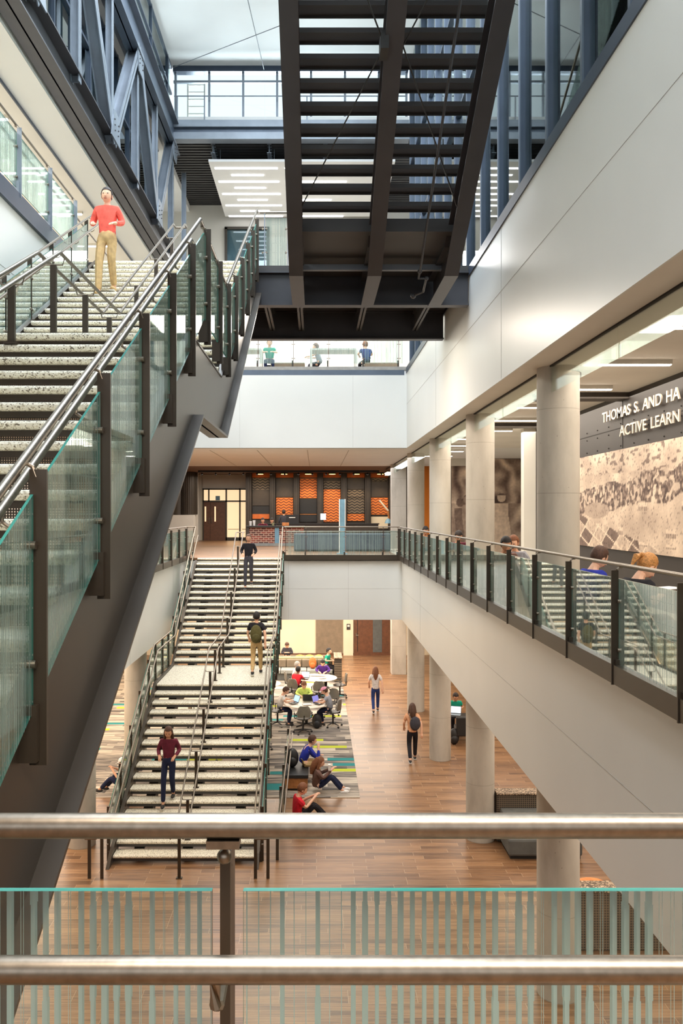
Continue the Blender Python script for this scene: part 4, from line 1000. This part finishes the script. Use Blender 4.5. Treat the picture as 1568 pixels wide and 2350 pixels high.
# high-backed booth on the right of the ground floor
t = thing('booth_sofa', 'farther high-backed booth with mosaic back panel behind the second column', 'sofa', (4.6, 17.3, 0))
G().box(3.86, 5.4, 17.7, 18.0, 0, 1.02).obj('back_panel', 'mosaic', t, bevel=.03); G().box(3.86, 5.4, 17.66, 18.02, 1.02, 1.05).obj('cap', 'mosaic_top', t)
G().box(3.9, 5.4, 16.75, 17.68, .08, .43).obj('seat', 'sofa_grey', t, bevel=.05); G().box(3.92, 5.38, 17.4, 17.69, .43, .75).obj('back_cushion', 'sofa_grey', t, bevel=.04)
G().box(3.95, 5.38, 16.85, 17.6, 0, .08).obj('plinth', 'black_plastic', t)
t = thing('booth_sofa', 'nearer high-backed booth with dark mosaic back beside the nearest column', 'sofa', (4.8, 13.7, 0))
G().box(4.22, 6.0, 13.3, 13.6, 0, .95).obj('back_panel', 'mosaic', t, bevel=.03); G().box(4.22, 6.0, 13.27, 13.62, .95, .99).obj('cap', 'mosaic_top', t)
G().box(4.24, 6.0, 13.6, 14.5, .08, .43).obj('seat', 'sofa_grey', t, bevel=.05)
tag(G().ball((4.75, 14.35, .56), (.33, .2, .14), 18, 10).obj('cushion', 'cushion_orange', smooth=True), 'tan and orange bag cushion lying on the nearer booth seat', 'cushion')
def backpack(loc, face, col, label, s=1):
    t = thing('backpack', label, 'backpack', loc, face); g = G().ball((0, 0, .24*s), (.16*s, .11*s, .25*s), 16, 12)
    g.obj('bag', col, t, smooth=True, local=True); G().ball((0, .09*s, .16*s), (.12*s, .06*s, .12*s), 14, 8).obj('pocket', col, t, smooth=True, local=True)
    for x in (-.07, .07): G().tube([(x*s, -.1*s, .42*s), (x*s, -.17*s, .3*s), (x*s, -.1*s, .08*s)], .014*s, 6).obj('strap', 'black_plastic', t, local=True)
    return t
backpack((-.62, 21.55, .43), PI, 'black_plastic', 'black backpack on the bench beside the man in blue')
backpack((-.15, 35.0, .46), PI, 'red_cloth' if 'red_cloth' in MATS else 'cafe_orange', 'red patterned backpack leaning on the banquette')
backpack((.02, 27.0, .012), PI, 'black_plastic', 'black backpack on the carpet under the nearer round table')
backpack((4.2, 25.2, 0), PI, 'black_plastic', 'black backpack on the floor at the foot of the third column')
backpack((-4.62, 19.6, .012), PI, 'black_plastic', 'black backpack on the carpet left of the lower stair')
# black tub chair with laptop, right of the third column
t = thing('tub_chair', 'black tub chair between the second and third ground floor columns', 'chair', (4.6, 25.4, 0))
G().box(4.3, 5.0, 25.2, 25.9, .3, .45).obj('seat', 'black_plastic', t, bevel=.04); G().box(4.25, 5.05, 25.1, 25.25, .25, .85).obj('backrest', 'black_plastic', t, bevel=.04)
for x in (4.3, 5.0): G().beam((x, 25.3, .3), (x, 25.3, 0), .03, .03).obj('leg', 'stainless', t)
laptop(4.35, 25.9, .72, -.3, 'screen_white', 'open laptop glowing between the second and third ground floor columns')
t = thing('side_table', 'small dark table carrying the laptop by the third column', 'table', (4.35, 25.9, 0)); G().box(4.05, 4.75, 25.7, 26.15, .69, .72).obj('table_top', 'black_plastic', t)
G().tube([(4.4, 25.9, 0), (4.4, 25.9, .69)], .03, 8).obj('leg', 'black_plastic', t)
# level three work tables behind the back railing, white frames
for k, x in enumerate((-3.4, -.1, )):
    t = thing('work_table', ['white-framed table behind the patterned back railing, left of centre', 'white-framed table behind the patterned back railing, right of centre'][k], 'table', (x+.8, 29, L3))
    G().box(x-.1, x+1.5, 28.6, 29.4, L3+.86, L3+.92).obj('table_top', 'white_paint', t)
    for xx in (x-.08, x+1.48): G().box(xx-.04, xx+.04, 28.6, 29.4, L3, L3+.86).obj('leg', 'white_paint', t)
    t = thing('long_bench', ['grey bench in front of the left white-framed table', 'grey bench in front of the right white-framed table'][k], 'bench', (x+2.2, 29, L3))
    G().box(x+1.8, x+3.0, 29.0, 29.5, L3, L3+.5).obj('seat', 'sofa_brown', t, bevel=.03)
# benches behind the right balcony railing
for k, y in enumerate((9.0, 14.9, 20.5)):
    t = thing('lounge_bench', ['long grey lounge bench behind the right balcony glass, nearest the viewer', 'middle grey lounge bench behind the right balcony glass', 'farthest grey lounge bench behind the right balcony glass'][k], 'bench', (3.6, y, L2))
    G().box(3.1, 3.7, y-1.4, y+1.4, L2+.3, L2+.45).obj('seat', 'sofa_grey', t, bevel=.03)
    for yy in (y-1.2, y+1.2): G().box(3.15, 3.65, yy-.03, yy+.03, L2, L2+.3).obj('leg', 'black_plastic', t)

# ---------------------------------------------------------------- people
def cloth(name, c):
    if name not in MATS: plain(name, c, .85, 0, .08, 14, .2)
    return name
SK = {'light': (226, 176, 146), 'tan': (200, 150, 118), 'dark': (128, 86, 64)}
for k_, v_ in SK.items():
    plain('skin_'+k_, v_, .55, 0, .03, 20)
HR = {'brown': (74, 48, 34), 'black': (30, 24, 22), 'blond': (176, 122, 66), 'ginger': (118, 72, 44), 'grey': (150, 144, 138), 'dark': (44, 34, 30)}
for k_, v_ in HR.items(): plain('hair_'+k_, v_, .7, 0, .2, 60)
plain('eye_dark', (40, 28, 24), .3); plain('lip', (170, 96, 84), .5); plain('sole', (210, 206, 198), .6); plain('shoe_black', (36, 34, 34), .6)
def skin_mesh(nodes, edges, sub=1):
    """nodes: {key: (pos, radius)}; grown into one smooth surface"""
    keys = list(nodes); ix = {k: i for i, k in enumerate(keys)}
    me = bpy.data.meshes.new('tmp'); me.from_pydata([nodes[k][0] for k in keys], [(ix[a], ix[b]) for a, b in edges], [])
    o = bpy.data.objects.new('tmp', me); COL.objects.link(o); o.modifiers.new('s', 'SKIN')
    for i, k in enumerate(keys):
        r = nodes[k][1]; r = r if isinstance(r, tuple) else (r, r)
        d = me.skin_vertices[0].data[i]; d.radius = r; d.use_root = (i == 0)
    if sub: md = o.modifiers.new('u', 'SUBSURF'); md.levels = sub; md.render_levels = sub
    m2 = bpy.data.meshes.new_from_object(o.evaluated_get(bpy.context.evaluated_depsgraph_get()))
    g = G(); g.add([v.co[:] for v in m2.vertices], [tuple(p.vertices) for p in m2.polygons])
    bpy.data.objects.remove(o); bpy.data.meshes.remove(m2); bpy.data.meshes.remove(me); return g
V = Vector
POSES = dict(
 stand=dict(hz=.93, lean=0, kn=((.10, .03, .5), (-.10, .03, .5)), an=((.11, 0, .08), (-.11, 0, .08)), el=((.25, -.03, 1.12), (-.25, -.03, 1.12)), wr=((.25, .10, .88), (-.25, .10, .88))),
 walk=dict(hz=.92, lean=.06, kn=((.10, .16, .52), (-.09, .05, .50)), an=((.10, .24, .09), (-.09, -.26, .13)), el=((.24, -.10, 1.12), (-.24, .05, 1.12)), wr=((.25, -.14, .89), (-.22, .24, .95))),
 climb=dict(hz=.95, lean=.12, kn=((.10, .28, .68), (-.09, .02, .52)), an=((.10, .26, .25), (-.09, -.04, .08)), el=((.24, -.08, 1.14), (-.24, .02, 1.12)), wr=((.25, .05, .92), (-.22, .20, .98))),
 descend=dict(hz=.93, lean=.04, kn=((.10, .14, .50), (-.09, .12, .56)), an=((.10, .20, -.05), (-.09, -.08, .10)), el=((.25, -.02, 1.14), (-.25, -.02, 1.14)), wr=((.18, .24, 1.06), (-.18, .24, 1.06))),
 table=dict(hz=.55, lean=.28, kn=((.13, .40, .52), (-.13, .40, .52)), an=((.13, .30, .08), (-.13, .34, .08)), el=((.27, .18, .84), (-.27, .18, .84)), wr=((.14, .40, .82), (-.14, .42, .82))),
 lap=dict(hz=.55, lean=.22, kn=((.13, .42, .52), (-.13, .42, .52)), an=((.13, .44, .08), (-.13, .36, .08)), el=((.26, .08, .82), (-.26, .08, .82)), wr=((.10, .30, .80), (-.10, .30, .80))),
 chin=dict(hz=.55, lean=.50, kn=((.16, .42, .54), (-.16, .42, .54)), an=((.15, .44, .08), (-.15, .40, .08)), el=((.20, .42, .66), (-.20, .40, .64)), wr=((.07, .46, .90), (-.06, .50, .70))),
 low=dict(hz=.40, lean=.30, kn=((.13, .42, .45), (-.13, .42, .43)), an=((.13, .5, .08), (-.13, .44, .08)), el=((.26, .10, .64), (-.26, .10, .64)), wr=((.10, .32, .68), (-.10, .32, .68))),
 floor=dict(hz=.13, lean=.10, kn=((.10, .38, .42), (-.10, .42, .38)), an=((.10, .66, .07), (-.10, .72, .07)), el=((.22, .16, .42), (-.22, .16, .42)), wr=((.06, .40, .58), (-.06, .40, .58))),
 cross=dict(hz=.13, lean=.15, kn=((.30, .30, .14), (-.30, .30, .14)), an=((-.10, .36, .07), (.12, .28, .07)), el=((.24, .10, .36), (-.24, .10, .36)), wr=((.08, .28, .42), (-.08, .28, .42))))
def person(label, loc, face, pose, shirt, pants, hair='brown', skin='light', sleeve='short', style='short', s=1.0, head_down=0., shoes='shoe_black', cap=None, over={}, hat=None, cat='person'):
    P = dict(POSES[pose]); P.update(over)
    th = thing('person', label, cat, loc, face); th.scale = (s, s, s)
    hz, l = P['hz'], P['lean']; up = V((0, math.sin(l), math.cos(l)))
    p0 = V((0, 0, hz)); nk = p0+up*.52; hd_up = V((0, math.sin(l*.5+head_down), math.cos(l*.5+head_down)))
    hc = nk+hd_up*.078+V((0, .015, 0)); n = {}; e = []
    def nd(k, p, r, a=None):
        n[k] = (tuple(p), r)
        if a: e.append((a, k))
    nd('pel', p0, (.12, .088)); nd('wai', p0+up*.16, (.105, .078), 'pel'); nd('che', p0+up*.34, (.125, .088), 'wai'); nd('nb', p0+up*.47, (.085, .07), 'che'); nd('nk', nk, .052, 'nb'); nd('hd', hc-hd_up*.02, .06, 'nk')
    for i, sg in ((0, 1), (1, -1)):
        sh = p0+up*.43+V((sg*.165, 0, 0)); el, wr = V(P['el'][i]), V(P['wr'][i])
        nd(f's{i}', sh, .050, 'che'); nd(f'e{i}', el, .040, f's{i}'); nd(f'w{i}', wr, .027, f'e{i}')
        d = (wr-el).normalized(); side = d.cross(V((0, 0, 1)));
        side = side.normalized() if side.length > .2 else V((sg, 0, 0)); dn = side.cross(d).normalized()
        if dn.z > 0: dn = -dn
        if side.x*sg > 0: side = -side           # thumb side points inwards
        pm = wr+d*.075; nd(f'p{i}', pm, (.036, .02), f'w{i}')
        for q, (o_, ln) in enumerate(((.028, .062), (.010, .072), (-.010, .067), (-.027, .052))):
            a = pm+side*o_+d*.03; b = a+d*ln*.5+dn*.008; c = b+d*ln*.42+dn*.022
            nd(f'f{i}{q}a', a, .0095, f'p{i}'); nd(f'f{i}{q}b', b, .0085, f'f{i}{q}a'); nd(f'f{i}{q}c', c, .007, f'f{i}{q}b')
        a = wr+d*.03+side*.034; nd(f't{i}a', a, .011, f'w{i}'); nd(f't{i}b', a+d*.045+side*.018+dn*.01, .009, f't{i}a')
        kn, an = V(P['kn'][i]), V(P['an'][i]); hp = p0+V((sg*.085, 0, 0)); hp = hp+(kn-hp).normalized()*.10; fwd = V((0, 1, 0))
        nd(f'h{i}', hp, .078, 'pel'); nd(f'k{i}', kn, .058, f'h{i}'); nd(f'a{i}', an, .038, f'k{i}'); nd(f'o{i}', an+V((0, .13, -.045)), .028, f'a{i}')
    g = skin_mesh(n, e)
    # head with face, joined into the same surface object
    R = Matrix.Rotation(-(l*.5+head_down), 4, 'X'); base = len(g.v)
    hg = G().ball((0, 0, 0), (.076, .094, .118), 18, 14)
    for i, v in enumerate(hg.v):
        x, y, z = v; k = 1
        if z < 0: k = 1-.28*(-z/.118)**1.5
        y2 = y*k+(.012 if z < -.04 and y > 0 else 0); x2 = x*k
        if abs(x) < .02 and y > .05 and -.045 < z < .02: y2 += .02*(1-abs(x)/.02)*(1-abs(z+.018)/.04)
        hg.v[i] = (x2, y2, z)
    hg.cur = 0; hg.prism([(-.016, -.035), (.016, -.035), (0, .02)], 'y', .07, .112)
    for sx in (-1, 1): hg.ball((sx*.076, -.005, -.01), (.012, .02, .032), 8, 6)
    hg.cur = 1
    for sx in (-1, 1): hg.ball((sx*.03, .083, .012), (.014, .008, .008), 8, 6)
    hg.cur = 2; hg.ball((0, .088, -.062), (.024, .008, .008), 8, 6)
    T_ = Matrix.Translation(hc+hd_up*.05)@R@Matrix.Scale(1.1, 4); gg = G(); gg.v = [tuple(T_@V(v)) for v in hg.v]; gg.f = hg.f
    b = len(g.v); g.v += gg.v; g.f += [tuple(b+i for i in f) for f in gg.f]; g.mi += hg.mi
    g.obj('body', ['skin_'+skin, 'eye_dark', 'lip'], th, smooth=True, local=True)
    # hair
    h = G().ball((0, -.012, .022), (.088, .104, .112), 18, 14)
    for i, (x, y, z) in enumerate(h.v):
        if y > .035 and z < .062: h.v[i] = (x*.8, y*.72-.01, max(z, -.05))
        elif z < -.05: h.v[i] = (x*.8, y*.85, max(z, -.075 if style == 'short' else -.09))
        else:
            k = 1+.03*math.sin(x*190+y*70)*math.cos(z*150); h.v[i] = (x*k, y*k, z*k)
    if style == 'long':
        h.tube([(0, -.06, .06), (0, -.095, -.06), (0, -.10, -.2), (0, -.085, -.32)], [.07, .085, .075, .03], 12)
        for sx in (-1, 1): h.tube([(sx*.06, -.02, .05), (sx*.078, -.02, -.08), (sx*.085, .0, -.2), (sx*.07, .02, -.28)], [.03, .032, .03, .012], 8)
    if style == 'pony': h.ball((0, -.115, .04), .028, 10, 8).tube([(0, -.12, .04), (0, -.16, -.01), (0, -.15, -.12)], [.024, .032, .008], 10)
    h.v = [tuple(T_@V(v)) for v in h.v]; h.obj('hair', 'hair_'+hair, th, smooth=True, local=True)
    # clothing follows the limbs, a little larger
    n2 = {'che': (n['che'][0], (.166, .122)), 'wai': (n['wai'][0], (.145, .112)), 'pel': (n['pel'][0], (.150, .118)), 'nb': (n['nb'][0], (.10, .082)), 'hem': (tuple(p0-up*.06), (.156, .128))}
    e2 = [('che', 'wai'), ('wai', 'pel'), ('che', 'nb')]
    if pose in ('stand', 'walk', 'climb', 'descend'): e2.append(('pel', 'hem'))
    else: n2.pop('hem')
    for i in (0, 1):
        sh, el, wr = (V(n[f'{c}{i}'][0]) for c in 'sew'); n2[f's{i}'] = (tuple(sh), .074); e2.append(('che', f's{i}'))
        if sleeve == 'long': n2[f'e{i}'] = (tuple(el), .055); n2[f'w{i}'] = (tuple(wr-(wr-el)*.06), .041); e2 += [(f's{i}', f'e{i}'), (f'e{i}', f'w{i}')]
        else: n2[f'e{i}'] = (tuple(sh+(el-sh)*.72), .06); e2 += [(f's{i}', f'e{i}')]
    skin_mesh(n2, e2).obj('shirt', shirt, th, smooth=True, local=True)
    n3 = {'pel': (tuple(p0+up*.03), (.138, .110)), 'wst': (tuple(p0+up*.12), (.13, .10))}; e3 = [('pel', 'wst')]
    for i in (0, 1):
        n3[f'h{i}'] = (n[f'h{i}'][0], .09); n3[f'k{i}'] = (n[f'k{i}'][0], .072); a = V(n[f'a{i}'][0]); kk = V(n[f'k{i}'][0]); n3[f'a{i}'] = (tuple(a+(kk-a)*.05), .055)
        e3 += [('pel', f'h{i}'), (f'h{i}', f'k{i}'), (f'k{i}', f'a{i}')]
    skin_mesh(n3, e3).obj('trousers', pants, th, smooth=True, local=True)
    for i in (0, 1):
        a = V(n[f'a{i}'][0]); q = G().ball((a.x, a.y+.055, a.z-.035), (.046, .135, .045), 12, 8)
        q.v = [(x, y, max(z, a.z-.075)) for x, y, z in q.v]; sh = q.obj('shoe', shoes, th, smooth=True, local=True)
        G().box(a.x-.042, a.x+.042, a.y-.07, a.y+.17, a.z-.082, a.z-.066).obj('sole', 'sole', sh, local=True)
    if hat:
        k = G().ball((0, 0, .05), (.095, .11, .085), 16, 10); k.v = [(x, y, max(z, .045)) for x, y, z in k.v]; k.prism([(-.07, .07), (.07, .07), (.05, .17), (-.05, .17)], 'z', .045, .055)
        k.v = [tuple(T_@V(v)) for v in k.v]; k.obj('cap', hat, th, smooth=True, local=True)
    return th
for nm, c in dict(coral=(240, 104, 90), khaki=(196, 164, 116), maroon=(104, 42, 58), navy=(34, 40, 66), black_cloth=(34, 32, 36), dark_grey=(66, 64, 70), olive=(88, 82, 50), royal=(44, 54, 150),
        red_cloth=(206, 40, 52), white_cloth=(226, 222, 218), grey_cloth=(150, 152, 160), teal_cloth=(28, 150, 124), purple=(84, 50, 130), lime=(206, 226, 120), brown_cloth=(108, 82, 74), jeans=(46, 62, 110), pink=(222, 150, 170), pale_top=(206, 196, 188), tan_cloth=(214, 158, 120)).items(): cloth(nm, c)
person('person in coral shirt and khaki trousers coming down the big dark staircase', (-3.43, 13.6, 10.655), PI, 'descend', 'coral', 'khaki', 'dark', 'light', 'long', s=1.0, shoes='khaki')
person('person in maroon top and dark jeans coming down the lowest flight', (-3.2, 17.98, .83), PI, 'descend', 'maroon', 'navy', 'brown', 'tan', 'long', 'long', .93, .3)
person('person in dark jacket and khaki trousers climbing to the landing of the lower stair', (-1.62, 22.4, 2.66), 0, 'walk', 'black_cloth', 'khaki', 'black', 'light', 'short', 'short', 1.0)
t = thing('backpack', 'olive backpack on the back of the person at the stair landing', 'backpack', (-1.62, 22.27, 3.78))
G().ball((0, 0, 0), (.16, .1, .25), 16, 12).obj('bag', 'olive', t, smooth=True, local=True); G().ball((0, -.08, -.08), (.11, .05, .11), 12, 8).obj('pocket', 'olive', t, smooth=True, local=True)
person('person in dark suit near the top of the lower stair', (-2.22, 27.2, 4.66), PI, 'descend', 'black_cloth', 'dark_grey', 'brown', 'tan', 'long', s=.98)
person('long-haired woman in pale top and blue jeans walking across the wooden floor', (2.09, 29.2, 0), 0, 'walk', 'pale_top', 'jeans', 'ginger', 'light', 'short', 'long', .95)
person('long-haired woman in dark clothes walking beside the third concrete column', (2.72, 23.4, 0), 0, 'walk', 'tan_cloth', 'black_cloth', 'brown', 'light', 'short', 'long', .97)
t = thing('shoulder_bag', 'dark bag carried by the woman walking beside the third column', 'bag', (2.78, 23.26, 1.12))
G().ball((0, 0, 0), (.15, .07, .2), 14, 10).obj('bag', 'dark_grey', t, smooth=True, local=True)
G().tube([(-.1, -.04, .12), (-.2, .02, .3)], .012, 6).obj('strap', 'stainless', t, local=True)
# round the study tables
person('person in white shirt and dark trousers bent over a laptop at the nearer table', (-1.24, 27.35, .0), -1.35, 'table', 'white_cloth', 'navy', 'brown', 'light', 'short', head_down=.5)
person('person in lime jacket behind the nearer round table', (-.42, 28.62, 0), PI, 'table', 'lime', 'navy', 'ginger', 'light', 'long', head_down=.6)
person('person in grey shirt and pink cap at the right of the nearer table', (.48, 27.25, 0), 1.3, 'table', 'grey_cloth', 'navy', 'brown', 'light', 'short', head_down=.3, hat='pink')
person('person in red shirt seen from behind at the farther table', (-.76, 30.8, 0), -.5, 'table', 'red_cloth', 'black_cloth', 'black', 'dark', 'short')
person('grey-haired person beside the one in red at the farther table', (-.9, 31.9, 0), -1.4, 'table', 'pale_top', 'dark_grey', 'grey', 'light', 'long')
person('person with purple sleeves leaning over papers at the farther table', (.28, 32.8, 0), PI-.1, 'table', 'purple', 'black_cloth', 'black', 'light', 'long', head_down=.6)
person('person in teal shirt on the banquette leaning on the slatted unit', (.40, 35.1, 0), -1.9, 'lap', 'teal_cloth', 'black_cloth', 'black', 'light', 'short')
person('person in dark sweater reading on the rear bench', (-1.3, 37.0, .42), PI, 'cross', 'dark_grey', 'navy', 'brown', 'light', 'long', head_down=.7)
# near the bench
person('man in royal blue shirt hunched on the low bench', (-.40, 21.6, -.04), -1.3, 'chin', 'royal', 'khaki', 'brown', 'light', 'long', head_down=.1)
person('long-haired person in brown cardigan sitting on the floor against the bench', (-.02, 20.78, .012), -1.45, 'floor', 'brown_cloth', 'navy', 'ginger', 'light', 'long', 'long', head_down=.35, shoes='white_cloth')
person('person in red shirt sitting on the floor beside the guard rail', (-.45, 18.7, 0), -1.3, 'floor', 'red_cloth', 'black_cloth', 'ginger', 'light', 'short', head_down=.5, s=1.04)
tag(G().box(.30, .36, 20.62, 20.72, .62, .76).obj('phone', 'paper'), 'pale phone held up by the person sitting against the bench', 'phone')
person('person in teal shirt lounging right of the third concrete column', (4.45, 26.6, 0), PI, 'lap', 'teal_cloth', 'black_cloth', 'dark', 'tan', 'short', head_down=.4)
person('person in white cap sitting on the carpet left of the lower stair', (-4.72, 20.75, .012), 1.3, 'floor', 'black_cloth', 'navy', 'dark', 'tan', 'short', head_down=.4, hat='white_cloth')
# along the right balcony
person('boy in blue shirt with short brown hair at the right balcony railing', (3.22, 9.95, L2+.0), -1.2, 'low', 'royal', 'navy', 'brown', 'light', 'short', head_down=.35)
person('girl in black top with blond ponytail at the right balcony railing', (3.22, 8.55, L2+.0), -1.2, 'low', 'black_cloth', 'brown_cloth', 'blond', 'light', 'short', 'pony', head_down=.55)
paper(3.55, 8.35, L2+.79, .3, .22, .5, 'white sheet on the lap of the girl with the ponytail')
person('dark-haired person behind the balcony railing between first and second columns', (3.25, 14.4, L2), PI, 'low', 'brown_cloth', 'navy', 'black', 'tan', 'short', head_down=.3)
person('auburn-haired person behind the balcony railing beside the dark-haired one', (3.62, 14.9, L2), 2.6, 'low', 'grey_cloth', 'navy', 'ginger', 'light', 'short', head_down=.2)
person('curly dark-haired person behind the balcony railing before the figure mural', (3.3, 19.4, L2), PI, 'low', 'maroon', 'navy', 'dark', 'tan', 'short', head_down=.4)
person('dark-haired person behind the balcony railing before the orange wall', (3.3, 25.2, L2), PI, 'low', 'tan_cloth', 'navy', 'black', 'tan', 'short', head_down=.3)
# cafe
person('person in dark maroon top seated at the left of the brick bar', (-2.65, 41.2, L2), PI, 'table', 'maroon', 'navy', 'dark', 'light', 'long', head_down=.2)
person('person in black top seated at the middle of the brick bar', (-2.2, 41.3, L2), PI, 'table', 'black_cloth', 'navy', 'black', 'light', 'short', head_down=.3)
person('person in dark jacket standing with their back to us before the orange cafe bay', (-1.72, 43.9, L2), 0, 'stand', 'dark_grey', 'navy', 'dark', 'tan', 'long')
for x, y, lb in ((-2.65, 41.2, 'stool under the person in maroon at the brick bar'), (-2.2, 41.3, 'stool under the person in black at the brick bar')):
    t = thing('stool', lb, 'stool', (x, y, L2)); G().lathe((0, 0, .4), [(.17, 0), (.17, .05)], 16).obj('seat', 'black_plastic', t, local=True); G().tube([(0, 0, 0), (0, 0, .4)], .03, 8).obj('leg', 'black_plastic', t, local=True)
# level three, behind the patterned back railing
person('person in teal top behind the back railing of the third level, left', (-1.65, 29.4, L3+.05), PI, 'table', 'teal_cloth', 'navy', 'black', 'light', 'short')
person('person in grey shirt leaning behind the back railing of the third level, middle', (.15, 29.9, L3+.05), 1.4, 'table', 'grey_cloth', 'dark_grey', 'brown', 'light', 'short')
person('red-haired person in blue-grey shirt behind the back railing of the third level, right', (1.8, 29.4, L3+.05), .3, 'table', 'jeans', 'black_cloth', 'ginger', 'light', 'short')
for x, y, lb in ((-1.65, 29.4, 'stool under the person in teal on the third level'), (.15, 29.9, 'stool under the person in grey on the third level'), (1.8, 29.4, 'stool under the red-haired person on the third level'), ):
    t = thing('stool', lb, 'stool', (x, y, L3)); G().lathe((0, 0, .4), [(.19, 0), (.19, .05)], 16).obj('seat', 'black_plastic', t, local=True); G().tube([(0, 0, 0), (0, 0, .4)], .03, 8).obj('leg', 'black_plastic', t, local=True)
